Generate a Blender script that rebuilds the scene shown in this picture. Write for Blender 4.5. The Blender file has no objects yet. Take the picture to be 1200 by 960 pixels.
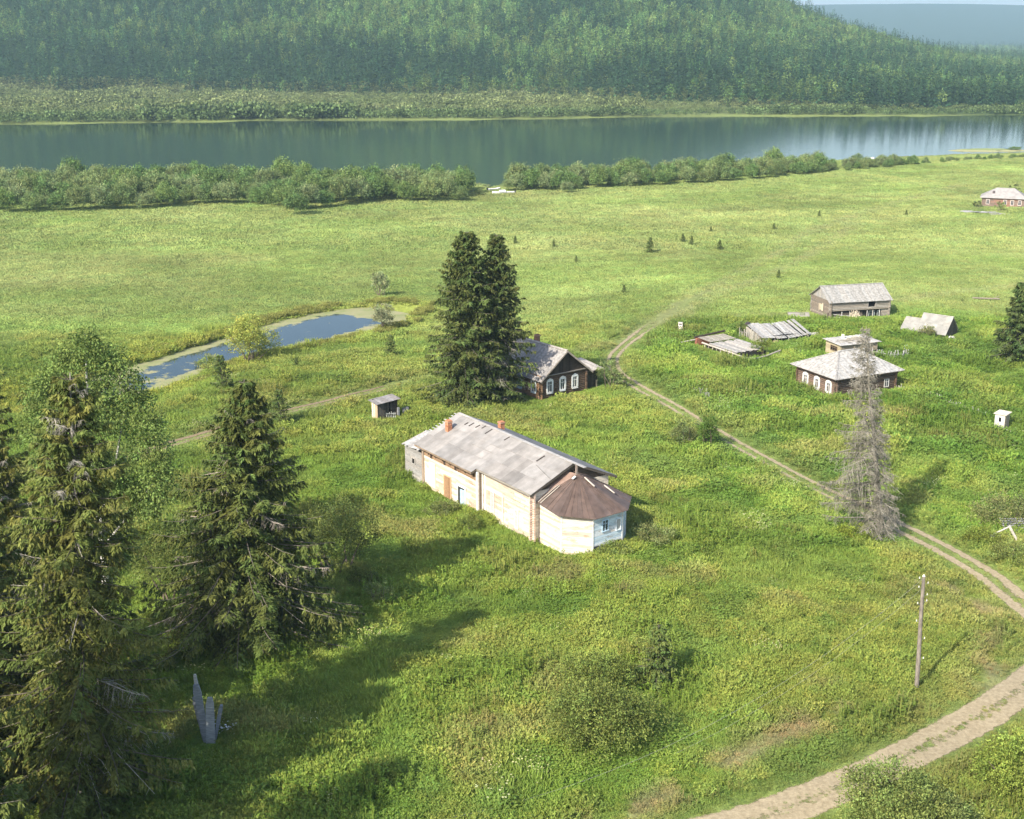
import bpy, math, random
import numpy as np
from mathutils import Vector

# ------------------------------------------------------------------ camera, light
sc = bpy.context.scene
COL = sc.collection
CAM_H, FPX, YH = 44.0, 1500.0, 40.0
PITCH = math.atan((480 - YH) / FPX)
cam_d = bpy.data.cameras.new("camera")
cam = bpy.data.objects.new("camera", cam_d)
COL.objects.link(cam)
cam.location = (0, 0, CAM_H)
cam.rotation_euler = (math.pi / 2 - PITCH, 0, 0)
cam_d.sensor_width = 36
cam_d.lens = 36 * FPX / 1200
cam_d.clip_start = 1
cam_d.clip_end = 40000
sc.camera = cam

SUN_AZ, SUN_EL = math.radians(39), math.radians(38)
HAZE = 0.000115
world = bpy.data.worlds.new("World")
sc.world = world
world.use_nodes = True
wn = world.node_tree
bg = wn.nodes["Background"]
sky = wn.nodes.new("ShaderNodeTexSky")
sky.sky_type = 'NISHITA'
sky.sun_disc = False
sky.sun_elevation = SUN_EL
sky.sun_rotation = math.pi + SUN_AZ
sky.dust_density = 2.0
wn.links.new(sky.outputs[0], bg.inputs[0])
bg.inputs[1].default_value = 0.15
sun_d = bpy.data.lights.new("sun", 'SUN')
sun = bpy.data.objects.new("sun", sun_d)
COL.objects.link(sun)
sun_d.energy = 4.6
sun_d.angle = math.radians(0.6)
sun_d.color = (1.0, 0.92, 0.78)
dv = Vector((math.sin(SUN_AZ) * math.cos(SUN_EL), math.cos(SUN_AZ) * math.cos(SUN_EL), -math.sin(SUN_EL)))
sun.rotation_euler = dv.to_track_quat('-Z', 'Y').to_euler()
sun.location = (-60, -80, 120)

sc.view_settings.view_transform = 'Standard'
sc.view_settings.look = 'None'
sc.view_settings.exposure = 0.77
sc.view_settings.gamma = 1
sc.view_settings.use_curve_mapping = False
sc.render.engine = 'CYCLES'
cy = sc.cycles
cy.use_denoising = True
cy.max_bounces = 6
cy.diffuse_bounces = 2
cy.glossy_bounces = 2
cy.transmission_bounces = 3
cy.transparent_max_bounces = 6
cy.volume_bounces = 0
cy.use_adaptive_sampling = True
cy.adaptive_threshold = 0.02
cy.sample_clamp_indirect = 4

# ------------------------------------------------------------------ noise, terrain
RNG = np.random.default_rng(7)
_tab = RNG.random((256, 256))
def vnoise(x, y):
    x = np.asarray(x, float); y = np.asarray(y, float)
    xi = np.floor(x).astype(int); yi = np.floor(y).astype(int)
    fx = x - xi; fy = y - yi
    fx = fx * fx * (3 - 2 * fx); fy = fy * fy * (3 - 2 * fy)
    a = _tab[xi & 255, yi & 255]; b = _tab[(xi + 1) & 255, yi & 255]
    c = _tab[xi & 255, (yi + 1) & 255]; d = _tab[(xi + 1) & 255, (yi + 1) & 255]
    return (a * (1 - fx) + b * fx) * (1 - fy) + (c * (1 - fx) + d * fx) * fy
def fbm(x, y, s, o=4, seed=0):
    v = 0; amp = .5; t = 0
    x = np.asarray(x) / s + seed * 17.3; y = np.asarray(y) / s + seed * 9.1
    for k in range(o):
        v = v + amp * vnoise(x * 2 ** k + k * 31.7, y * 2 ** k + k * 11.3); t += amp; amp *= .5
    return v / t
def S(t):
    t = np.clip(t, 0, 1)
    return t * t * (3 - 2 * t)
def ray(px, py):
    u = (px - 600) / FPX; v = (py - 480) / FPX
    return np.array([u, math.cos(PITCH) - v * math.sin(PITCH), -math.sin(PITCH) - v * math.cos(PITCH)])
def GZ(px, py, z):
    d = ray(px, py); t = (z - CAM_H) / d[2]
    return np.array([d[0] * t, d[1] * t])
WATER = -5.0
POND = -2.6
near_px = [(-500, 212), (0, 214), (300, 212), (545, 218), (575, 224), (600, 221), (640, 214), (800, 203), (960, 193), (1060, 188), (1200, 183), (1700, 172)]
far_px = [(-700, 149), (0, 147), (300, 143), (600, 141), (850, 137), (1000, 137), (1200, 136), (1900, 132)]
foot_px = [(-700, 108), (0, 108), (300, 111), (600, 115), (800, 124), (1000, 131), (1200, 132), (1900, 130)]
def line_of(pts, z):
    w = np.array([GZ(a, b, z) for a, b in pts])
    return w[:, 0] / w[:, 1], w[:, 1]
NB = line_of(near_px, WATER); FB = line_of(far_px, WATER); FT = line_of(foot_px, -3.5)
def pond_line():
    return np.array([GZ(a, b, POND) for a, b in [(90, 470), (140, 455), (190, 437), (250, 417), (300, 404), (350, 391), (400, 378), (435, 370), (460, 364)]])
PONDL = pond_line()
PONDW = np.array([6.5, 7, 6.8, 6.6, 7.4, 9.2, 9.6, 8.5, 5.0])
def dist_line(x, y, L, W=None):
    x = np.asarray(x, float); y = np.asarray(y, float)
    best = np.full(x.shape, 1e9); par = np.zeros(x.shape); wid = np.ones(x.shape)
    for i in range(len(L) - 1):
        ax, ay = L[i]; bx, by = L[i + 1]
        dx, dy = bx - ax, by - ay
        t = np.clip(((x - ax) * dx + (y - ay) * dy) / (dx * dx + dy * dy), 0, 1)
        d = np.hypot(x - ax - t * dx, y - ay - t * dy)
        m = d < best
        best = np.where(m, d, best); par = np.where(m, i + t, par)
    if W is not None:
        wid = np.interp(par, range(len(W)), W)
        return best, par, wid
    return best, par
def T(x, y):
    x = np.asarray(x, float); y = np.asarray(y, float)
    Y = np.maximum(y, 20.0)
    a = x / Y
    ys = 148 + 70 * S((x + 15) / 60)
    z = -3.0 * S((y - ys) / 75)
    und = (fbm(x, y, 28, 3, 1) - .5) * 1.4 * S((y - 40) / 60) + (fbm(x, y, 7, 2, 2) - .5) * .35
    z = z + und * (1 - .6 * S((y - 140) / 60))
    nb = np.interp(a, *NB) + (fbm(x, y, 20, 3, 3) - .5) * 8
    fb = np.interp(a, *FB) + (fbm(x, y, 30, 3, 4) - .5) * 14
    ft = np.interp(a, *FT)
    z = np.where(y > nb - 14, np.minimum(z, -3 - 4.5 * S((y - nb + 8) / 16)), z)
    far = -7.5 + 3.4 * S((y - fb + 12) / 24) + .6 * S((y - fb - 10) / 80) + (fbm(x, y, 60, 3, 5) - .5) * 1.0 * S((y - fb) / 40)
    z = np.where(y > fb - 20, far, z)
    # hill behind the river
    hm = np.interp(a, [-1.5, -.45, -.2, 0, .08, .16, .215, .25, .30, .345, .40, .5, .8], [480, 420, 340, 265, 200, 128, 76, 50, 26, 10, 1, 0, 0])
    wd = np.interp(a, [-.5, 0, .2, .4], [1300, 1100, 900, 650])
    hh = hm * np.clip((y - ft) / wd, 0, 1) ** 1.15
    hh = hh * (1 + (fbm(x, y, 330, 3, 6) - .5) * .35)
    fall = S((y - ft - wd) / 900)
    hh = hh * (1 - .9 * fall)
    z = np.where(y > ft, z + hh, z)
    # distant mountain range
    m = np.exp(-((y - 7200) / 1300.) ** 2) * (190 + 22 * fbm(x, y, 900, 3, 8) - 14 * np.abs((x - 2100) / 900.) ** 1.3)
    z = np.where(y > 4200, z + np.maximum(m, 0), z)
    for px_, py_, pr_, pz_ in PADS:
        k = 1 - S((np.hypot(x - px_, y - py_) - pr_) / 8)
        z = z * (1 - k) + pz_ * k
    # pond bowl
    d, par, w = dist_line(x, y, PONDL, PONDW)
    d = d + (fbm(x, y, 5, 3, 9) - .5) * 2.2
    k = 1 - S((d - w - 1) / 13)
    z = z * (1 - k) + (POND + .35) * k
    z = z - 1.3 * (1 - S((d - w + 2.2) / 3.2)) 
    return z
PADS = [(-5, 115, 14, 0.0), (5, 161, 10, -.2)]
def Tz(x, y): return float(T(np.array([x]), np.array([y]))[0])
def G(px, py, h=0.0):
    """world point on the terrain (lifted by h) that the photograph shows at a pixel"""
    z = 0.0
    for _ in range(25):
        w = GZ(px, py, z + h)
        z = .5 * z + .5 * Tz(*w)
    return np.array([w[0], w[1], z])

def catmull(P, n=10):
    P = [np.array(p, float) for p in P]; out = []
    Q = [2 * P[0] - P[1]] + P + [2 * P[-1] - P[-2]]
    for i in range(1, len(Q) - 2):
        for k in range(n):
            t = k / n
            out.append(.5 * ((2 * Q[i]) + (-Q[i - 1] + Q[i + 1]) * t + (2 * Q[i - 1] - 5 * Q[i] + 4 * Q[i + 1] - Q[i + 2]) * t * t + (-Q[i - 1] + 3 * Q[i] - 3 * Q[i + 1] + Q[i + 2]) * t ** 3))
    out.append(P[-1]); return np.array(out)
def road_pts(px): return catmull([G(a, b)[:2] for a, b in px], 10)
ROAD_MAIN = road_pts([(700, 1010), (800, 982), (880, 962), (960, 932), (1040, 897), (1110, 862), (1170, 826), (1215, 792), (1240, 762), (1228, 735), (1195, 705), (1160, 677), (1120, 652), (1062, 622), (1010, 597), (960, 573), (900, 541), (850, 513), (800, 483), (770, 466), (742, 450), (724, 438), (718, 426), (722, 414), (736, 401), (758, 385), (778, 372)])
ROAD_W = np.interp(np.arange(len(ROAD_MAIN)), [0, 70, 95, 125, 150, 200, 240], [1.55, 1.5, 1.5, 1.4, 1.15, 1.05, 1.0])
TRACK_L = road_pts([(100, 556), (180, 527), (255, 505), (330, 484), (400, 467), (460, 452), (515, 438)])
ROAD_LAND = road_pts([(735, 402), (752, 389), (772, 376), (800, 357), (830, 342)])
FAINT = [road_pts(p) for p in ([(768, 378), (800, 352), (850, 330), (905, 300), (960, 268), (1050, 238), (1130, 215)], [(640, 420), (700, 408), (768, 378)], [(768, 378), (850, 372), (930, 368), (1060, 350), (1200, 335)], [(775, 380), (840, 345), (900, 322), (1000, 262)])]
WORN = [road_pts(p) for p in ([(1120, 690), (1150, 720), (1165, 760), (1150, 800)], [(700, 965), (800, 925), (900, 870), (980, 838)])]

# ------------------------------------------------------------------ colours of the ground
def lerp(a, b, t): return a * (1 - t[..., None]) + b * t[..., None]
def gcol(x, y):
    x = np.asarray(x, float); y = np.asarray(y, float)
    c3 = lambda r, g, b: np.array([r, g, b], float)
    n1 = fbm(x, y, 14, 4, 11); n2 = fbm(x, y, 4.5, 3, 12); n3 = fbm(x, y, 45, 3, 13)
    base = lerp(c3(.155, .220, .040) + 0 * n1[..., None], c3(.240, .278, .066), S((n1 - .3) * 2.2) * .6 + S((n2 - .35) * 2) * .3)
    # the mown meadow further out is paler and yellower, the far left is fresher
    mead = S((y - 150) / 90)
    m_c = lerp(c3(.218, .268, .078) + 0 * n1[..., None], c3(.290, .305, .112), S((n1 - .3) * 2.2) * .5 + S((n3 - .35) * 2.4) * .5)
    stre = fbm(x * .25 + y * .1, y * 1.3 - x * .3, 9, 3, 14)
    m_c = m_c * (0.82 + .36 * stre)[..., None]
    base = lerp(base, m_c, mead)
    # lush weeds of the abandoned yards
    yard = S((x - 14) / 8) * S((y - 100) / 12) * (1 - S((y - 190 - (x - 30) * .1) / 18))
    base = lerp(base, lerp(c3(.128, .212, .036) + 0 * n1[..., None], c3(.200, .258, .056), S((n2 - .3) * 2)), yard * .85)
    # dry, reddish patches in the foreground
    dry = S((fbm(x, y, 6, 3, 15) - .62) * 7) * (1 - S((y - 140) / 30)) 
    base = lerp(base, c3(.25, .21, .10), dry * .38)
    sag = S((fbm(x, y, 9, 3, 25) - .57) * 7) * (1 - S((y - 160) / 40))
    base = lerp(base, c3(.165, .205, .055), sag * .4)
    big = fbm(x + y * .4, y - x * .2, 22, 3, 91)
    base = base * (1 + (big - .5) * .55)[..., None]
    # strip under the pond, sun bleached
    d, par, w = dist_line(x, y, PONDL, PONDW)
    base = lerp(base, c3(.27, .29, .05), S(1 - (d - w) / 9) * .55)
    for L in FAINT:
        d = dist_line(x, y, L)[0]
        base = lerp(base, c3(.27, .26, .12), np.exp(-(d / 1.5) ** 2) * .62 * (.4 + fbm(x, y, 12, 2, 16)))
    for L in WORN:
        d = dist_line(x, y, L)[0]
        base = lerp(base, c3(.30, .23, .14), np.exp(-(d / 1.3) ** 2) * .75 * S((fbm(x, y, 3, 3, 17) - .25) * 3))
    d = np.minimum(dist_line(x, y, ROAD_MAIN)[0], dist_line(x, y, TRACK_L)[0])
    base = lerp(base, c3(.24, .25, .10), np.exp(-(d / 3.2) ** 2) * .55)
    # river edge, far flats, forest floor
    a = x / np.maximum(y, 20)
    nb = np.interp(a, *NB); fb = np.interp(a, *FB); ft = np.interp(a, *FT)
    base = lerp(base, c3(.16, .17, .08), S((y - nb + 14) / 14) * (1 - S((y - fb + 60) / 20)))
    edge = S((y - fb + 14) / 8)
    flat = lerp(c3(.13, .15, .055) + 0 * n1[..., None], c3(.22, .25, .08), S(1 - np.abs(y - fb - 6) / 14))
    base = lerp(base, flat, edge)
    base = lerp(base, c3(.035, .065, .025), S((y - ft + 10) / 20))
    base = base * np.array([.93, 1.0, .98])
    return np.clip(base, .01, 1)

# ------------------------------------------------------------------ materials
def new_mat(name):
    m = bpy.data.materials.new(name); m.use_nodes = True
    nt = m.node_tree; nt.nodes.clear()
    out = nt.nodes.new("ShaderNodeOutputMaterial")
    return m, nt, out
def N(nt, t, **kw):
    n = nt.nodes.new(t)
    for k, v in kw.items(): setattr(n, k, v)
    return n
def vec3(nt, v): 
    n = N(nt, "ShaderNodeCombineXYZ")
    for i in range(3): n.inputs[i].default_value = v[i]
    return n.outputs[0]
def tinted(nt, base, attr, noise_scale, amount, kind='GEOMETRY', mapping=None):
    """base colour x attribute x noise; returns colour socket"""
    at = N(nt, "ShaderNodeAttribute", attribute_type=kind, attribute_name=attr)
    mx = N(nt, "ShaderNodeVectorMath", operation='MULTIPLY')
    nt.links.new(at.outputs['Color'], mx.inputs[0]); mx.inputs[1].default_value = base
    tc = N(nt, "ShaderNodeTexCoord")
    mp = N(nt, "ShaderNodeMapping"); nt.links.new(tc.outputs['Object'], mp.inputs[0])
    if mapping: mp.inputs['Scale'].default_value = mapping
    no = N(nt, "ShaderNodeTexNoise"); no.inputs['Scale'].default_value = noise_scale; no.inputs['Detail'].default_value = 4
    nt.links.new(mp.outputs[0], no.inputs['Vector'])
    mr = N(nt, "ShaderNodeMapRange"); nt.links.new(no.outputs[0], mr.inputs[0])
    mr.inputs[1].default_value = .3; mr.inputs[2].default_value = .7
    mr.inputs[3].default_value = 1 - amount; mr.inputs[4].default_value = 1 + amount
    mu = N(nt, "ShaderNodeVectorMath", operation='SCALE')
    nt.links.new(mx.outputs[0], mu.inputs[0]); nt.links.new(mr.outputs[0], mu.inputs['Scale'])
    return mu.outputs[0], no.outputs[0]
def wood(name, base=(1, 1, 1), rough=.85, amount=.3, mapping=(1.5, 1.5, 14), bump=.3, scale=1.6, spec=.2, metal=0, peel=None):
    m, nt, out = new_mat(name)
    c, nz = tinted(nt, base, 'tint', scale, amount, mapping=mapping)
    b = N(nt, "ShaderNodeBsdfPrincipled")
    b.inputs['Roughness'].default_value = rough; b.inputs['Specular IOR Level'].default_value = spec; b.inputs['Metallic'].default_value = metal
    if peel:
        pn = N(nt, "ShaderNodeTexNoise"); pn.inputs['Scale'].default_value = 1.1; pn.inputs['Detail'].default_value = 9; pn.inputs['Roughness'].default_value = .75
        tc = N(nt, "ShaderNodeTexCoord"); mp = N(nt, "ShaderNodeMapping"); mp.inputs['Scale'].default_value = (.8, .8, 2.6); nt.links.new(tc.outputs['Object'], mp.inputs[0]); nt.links.new(mp.outputs[0], pn.inputs['Vector'])
        pr = N(nt, "ShaderNodeMapRange"); nt.links.new(pn.outputs[0], pr.inputs[0]); pr.inputs[1].default_value = .53; pr.inputs[2].default_value = .62
        ml = N(nt, "ShaderNodeVectorMath", operation='MULTIPLY'); nt.links.new(c, ml.inputs[0]); ml.inputs[1].default_value = peel
        mi = N(nt, "ShaderNodeMix", data_type='VECTOR'); nt.links.new(pr.outputs[0], mi.inputs['Factor']); nt.links.new(c, mi.inputs[4]); nt.links.new(ml.outputs[0], mi.inputs[5]); c = mi.outputs[1]
    nt.links.new(c, b.inputs['Base Color'])
    if bump:
        bp = N(nt, "ShaderNodeBump"); bp.inputs['Strength'].default_value = bump; bp.inputs['Distance'].default_value = .05
        nt.links.new(nz, bp.inputs['Height']); nt.links.new(bp.outputs[0], b.inputs['Normal'])
    nt.links.new(b.outputs[0], out.inputs[0])
    return m
def foliage(name, base=(1, 1, 1), kind='GEOMETRY', transl=.3, rnd=.25, rough=.7, ns=.6, am=.22, upn=0.0):
    m, nt, out = new_mat(name)
    c, _ = tinted(nt, base, 'tint', ns, am, kind=kind)
    oi = N(nt, "ShaderNodeObjectInfo")
    mr = N(nt, "ShaderNodeMapRange"); nt.links.new(oi.outputs['Random'], mr.inputs[0])
    mr.inputs[3].default_value = 1 - rnd; mr.inputs[4].default_value = 1 + rnd
    sc_ = N(nt, "ShaderNodeVectorMath", operation='SCALE'); nt.links.new(c, sc_.inputs[0]); nt.links.new(mr.outputs[0], sc_.inputs['Scale'])
    last = sc_.outputs[0]
    if kind == 'INSTANCER':   # each clump mesh carries its own leaf colours too
        at = N(nt, "ShaderNodeAttribute", attribute_type='GEOMETRY', attribute_name='leaf')
        mm = N(nt, "ShaderNodeVectorMath", operation='MULTIPLY'); nt.links.new(last, mm.inputs[0]); nt.links.new(at.outputs['Color'], mm.inputs[1])
        last = mm.outputs[0]
    d = N(nt, "ShaderNodeBsdfPrincipled"); d.inputs['Roughness'].default_value = rough; d.inputs['Specular IOR Level'].default_value = .06
    t = N(nt, "ShaderNodeBsdfTranslucent")
    nt.links.new(last, d.inputs['Base Color']); nt.links.new(last, t.inputs[0])
    if upn:      # shading normals bent towards the sky to brighten and soften the blades
        ge = N(nt, "ShaderNodeNewGeometry"); v1 = N(nt, "ShaderNodeVectorMath", operation='SCALE'); nt.links.new(ge.outputs['Normal'], v1.inputs[0]); v1.inputs['Scale'].default_value = 1 - upn
        v2 = N(nt, "ShaderNodeVectorMath", operation='ADD'); nt.links.new(v1.outputs[0], v2.inputs[0]); v2.inputs[1].default_value = (0, 0, upn)
        v3 = N(nt, "ShaderNodeVectorMath", operation='NORMALIZE'); nt.links.new(v2.outputs[0], v3.inputs[0]); nt.links.new(v3.outputs[0], d.inputs['Normal'])
    mx = N(nt, "ShaderNodeMixShader"); mx.inputs[0].default_value = transl
    nt.links.new(d.outputs[0], mx.inputs[1]); nt.links.new(t.outputs[0], mx.inputs[2]); nt.links.new(mx.outputs[0], out.inputs[0])
    return m
M = {}
M['needles'] = foliage('spruce_needles', transl=.18, rnd=.0, ns=.5, am=.3)
M['leaves'] = foliage('leaves', transl=.3, rnd=.12)
M['grass'] = foliage('grass_blades', kind='INSTANCER', transl=.28, rnd=.12, am=.12, upn=.48)
M['wild'] = foliage('forest_foliage', kind='INSTANCER', transl=.15, rnd=.2)
M['bark'] = wood('bark', amount=.35, mapping=(3, 3, 1), scale=2, bump=.5)
M['wood'] = wood('weathered_wood')
M['roof'] = wood('roof_sheets', mapping=(1, 1, 1), scale=1.2, amount=.18, bump=.15)
M['roofwood'] = wood('roof_boards', mapping=(1, 1, 1), scale=3, amount=.3, bump=.3)
M['rust'] = wood('rusty_tin', mapping=(1, 1, 1), scale=1.3, amount=.28, rough=.55, spec=.4, bump=.15)
M['paint'] = wood('old_white_paint', mapping=(1, 1, 3), scale=1.5, amount=.16, bump=.15, rough=.7)
M['limewash'] = wood('peeling_limewash', mapping=(.5, .5, 3.2), scale=1.7, amount=.16, bump=.2, rough=.85, peel=(.74, .64, .56))
M['brick'] = wood('brick', mapping=(1, 1, 1), scale=5, amount=.3)
def plain(name, col, rough=.8, spec=.3):
    m, nt, out = new_mat(name)
    b = N(nt, "ShaderNodeBsdfPrincipled"); b.inputs['Base Color'].default_value = (*col, 1); b.inputs['Roughness'].default_value = rough; b.inputs['Specular IOR Level'].default_value = spec
    nt.links.new(b.outputs[0], out.inputs[0]); return m
M['glass'] = plain('dusty_window_glass', (.05, .06, .07), .15, .6)
M['dark'] = plain('dark_interior', (.015, .013, .011), .9, .1)

# ground
m, nt, out = new_mat('ground_soil_and_turf')
c, _ = tinted(nt, (1, 1, 1), 'tint', .5, .10)
tc = N(nt, "ShaderNodeTexCoord")
n2 = N(nt, "ShaderNodeTexNoise"); n2.inputs['Scale'].default_value = 1.1; n2.inputs['Detail'].default_value = 6; n2.inputs['Roughness'].default_value = .7
nt.links.new(tc.outputs['Object'], n2.inputs['Vector'])
mr = N(nt, "ShaderNodeMapRange"); nt.links.new(n2.outputs[0], mr.inputs[0]); mr.inputs[1].default_value = .32; mr.inputs[2].default_value = .68; mr.inputs[3].default_value = .72; mr.inputs[4].default_value = 1.2
sc2 = N(nt, "ShaderNodeVectorMath", operation='SCALE'); nt.links.new(c, sc2.inputs[0]); nt.links.new(mr.outputs[0], sc2.inputs['Scale'])
b = N(nt, "ShaderNodeBsdfPrincipled"); b.inputs['Roughness'].default_value = .95; b.inputs['Specular IOR Level'].default_value = .05
bp = N(nt, "ShaderNodeBump"); bp.inputs['Strength'].default_value = .8; bp.inputs['Distance'].default_value = .35
nt.links.new(n2.outputs[0], bp.inputs['Height']); nt.links.new(bp.outputs[0], b.inputs['Normal'])
nt.links.new(sc2.outputs[0], b.inputs['Base Color']); nt.links.new(b.outputs[0], out.inputs[0])
M['ground'] = m

def water_mat(name, base, rough, scale, strength, pond=False):
    m, nt, out = new_mat(name)
    b = N(nt, "ShaderNodeBsdfPrincipled"); b.inputs['Base Color'].default_value = (*base, 1)
    b.inputs['Roughness'].default_value = rough; b.inputs['IOR'].default_value = 1.33
    tc = N(nt, "ShaderNodeTexCoord"); mp = N(nt, "ShaderNodeMapping"); nt.links.new(tc.outputs['Object'], mp.inputs[0])
    mp.inputs['Scale'].default_value = (1, .45, 1); mp.inputs['Rotation'].default_value = (0, 0, .12)
    no = N(nt, "ShaderNodeTexNoise"); no.inputs['Scale'].default_value = scale; no.inputs['Detail'].default_value = 5; nt.links.new(mp.outputs[0], no.inputs['Vector'])
    bp = N(nt, "ShaderNodeBump"); bp.inputs['Strength'].default_value = strength; bp.inputs['Distance'].default_value = .1
    nt.links.new(no.outputs[0], bp.inputs['Height']); nt.links.new(bp.outputs[0], b.inputs['Normal'])
    if pond:
        d = N(nt, "ShaderNodeBsdfPrincipled"); d.inputs['Roughness'].default_value = .9
        at = N(nt, "ShaderNodeAttribute", attribute_type='GEOMETRY', attribute_name='scum')
        n3 = N(nt, "ShaderNodeTexNoise"); n3.inputs['Scale'].default_value = .35; n3.inputs['Detail'].default_value = 6; n3.inputs['Roughness'].default_value = .65; nt.links.new(tc.outputs['Object'], n3.inputs['Vector'])
        ad = N(nt, "ShaderNodeMath", operation='ADD'); nt.links.new(at.outputs['Fac'], ad.inputs[0]); nt.links.new(n3.outputs[0], ad.inputs[1])
        m2 = N(nt, "ShaderNodeMapRange"); nt.links.new(ad.outputs[0], m2.inputs[0]); m2.inputs[1].default_value = .93; m2.inputs[2].default_value = 1.02
        cr = N(nt, "ShaderNodeValToRGB"); nt.links.new(n3.outputs[0], cr.inputs[0])
        cr.color_ramp.elements[0].position = .35; cr.color_ramp.elements[0].color = (.20, .23, .08, 1); cr.color_ramp.elements[1].position = .65; cr.color_ramp.elements[1].color = (.30, .28, .15, 1)
        nt.links.new(cr.outputs[0], d.inputs['Base Color'])
        mx = N(nt, "ShaderNodeMixShader"); nt.links.new(m2.outputs[0], mx.inputs[0]); nt.links.new(b.outputs[0], mx.inputs[1]); nt.links.new(d.outputs[0], mx.inputs[2]); nt.links.new(mx.outputs[0], out.inputs[0])
    else:
        nt.links.new(b.outputs[0], out.inputs[0])
    return m
M['river'] = water_mat('river_water', (.014, .038, .024), .10, .35, .3)
M['pond'] = water_mat('pond_water', (.02, .035, .04), .05, .8, .05, pond=True)

def dirt_mat(name, sharp, col_a, col_b, base_cover):
    m, nt, out = new_mat(name)
    at = N(nt, "ShaderNodeAttribute", attribute_type='GEOMETRY', attribute_name='rut')
    tc = N(nt, "ShaderNodeTexCoord")
    no = N(nt, "ShaderNodeTexNoise"); no.inputs['Scale'].default_value = 1.5; no.inputs['Detail'].default_value = 7; no.inputs['Roughness'].default_value = .7; nt.links.new(tc.outputs['Object'], no.inputs['Vector'])
    ad = N(nt, "ShaderNodeMath", operation='ADD'); nt.links.new(at.outputs['Fac'], ad.inputs[0]); nt.links.new(no.outputs[0], ad.inputs[1])
    mr = N(nt, "ShaderNodeMapRange"); nt.links.new(ad.outputs[0], mr.inputs[0]); mr.inputs[1].default_value = base_cover; mr.inputs[2].default_value = base_cover + sharp
    n2 = N(nt, "ShaderNodeTexNoise"); n2.inputs['Scale'].default_value = 3.5; n2.inputs['Detail'].default_value = 8; n2.inputs['Roughness'].default_value = .75; nt.links.new(tc.outputs['Object'], n2.inputs['Vector'])
    cr = N(nt, "ShaderNodeValToRGB"); nt.links.new(n2.outputs[0], cr.inputs[0])
    cr.color_ramp.elements[0].position = .35; cr.color_ramp.elements[0].color = (*col_a, 1); cr.color_ramp.elements[1].position = .65; cr.color_ramp.elements[1].color = (*col_b, 1)
    b = N(nt, "ShaderNodeBsdfPrincipled"); b.inputs['Roughness'].default_value = .95; b.inputs['Specular IOR Level'].default_value = .1
    bp = N(nt, "ShaderNodeBump"); bp.inputs['Strength'].default_value = .6; bp.inputs['Distance'].default_value = .08
    nt.links.new(n2.outputs[0], bp.inputs['Height']); nt.links.new(bp.outputs[0], b.inputs['Normal'])
    nt.links.new(cr.outputs[0], b.inputs['Base Color'])
    tr = N(nt, "ShaderNodeBsdfTransparent"); mx = N(nt, "ShaderNodeMixShader")
    nt.links.new(mr.outputs[0], mx.inputs[0]); nt.links.new(tr.outputs[0], mx.inputs[1]); nt.links.new(b.outputs[0], mx.inputs[2]); nt.links.new(mx.outputs[0], out.inputs[0])
    return m
M['road'] = dirt_mat('dry_dirt', .16, (.25, .205, .13), (.42, .35, .235), .85)
M['track'] = dirt_mat('trodden_earth', .2, (.16, .12, .07), (.31, .25, .16), .80)

# ------------------------------------------------------------------ mesh helpers
def link(o, parent=None):
    COL.objects.link(o)
    if parent is not None: o.parent = parent
    return o
def mesh_from(name, V, Q, mats, tint=None, midx=None, attr='tint', smooth=False):
    """V (n,3); Q list of (m,k) index arrays (k = 3 or 4); tint per face (sum m, 3)"""
    me = bpy.data.meshes.new(name)
    V = np.ascontiguousarray(V, dtype=np.float32)
    Q = [q for q in Q if len(q)]
    loops = np.concatenate([q.ravel() for q in Q]).astype(np.int32)
    tot = np.concatenate([np.full(len(q), q.shape[1]) for q in Q]).astype(np.int32)
    st = np.concatenate([[0], np.cumsum(tot)[:-1]]).astype(np.int32)
    me.vertices.add(len(V)); me.vertices.foreach_set('co', V.ravel())
    me.loops.add(len(loops)); me.loops.foreach_set('vertex_index', loops)
    me.polygons.add(len(tot)); me.polygons.foreach_set('loop_start', st); me.polygons.foreach_set('loop_total', tot)
    if midx is not None: me.polygons.foreach_set('material_index', np.asarray(midx, np.int32))
    me.polygons.foreach_set('use_smooth', np.full(len(tot), bool(smooth)))
    for mt in (mats if isinstance(mats, (list, tuple)) else [mats]): me.materials.append(mt)
    if tint is not None:
        a = me.attributes.new(attr, 'FLOAT_COLOR', 'FACE' if False else 'CORNER')
        f = np.ones((len(tot), 4), np.float32); f[:, :3] = tint
        a.data.foreach_set('color', np.repeat(f, tot, axis=0).ravel())
    me.update(calc_edges=True)
    return me
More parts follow.
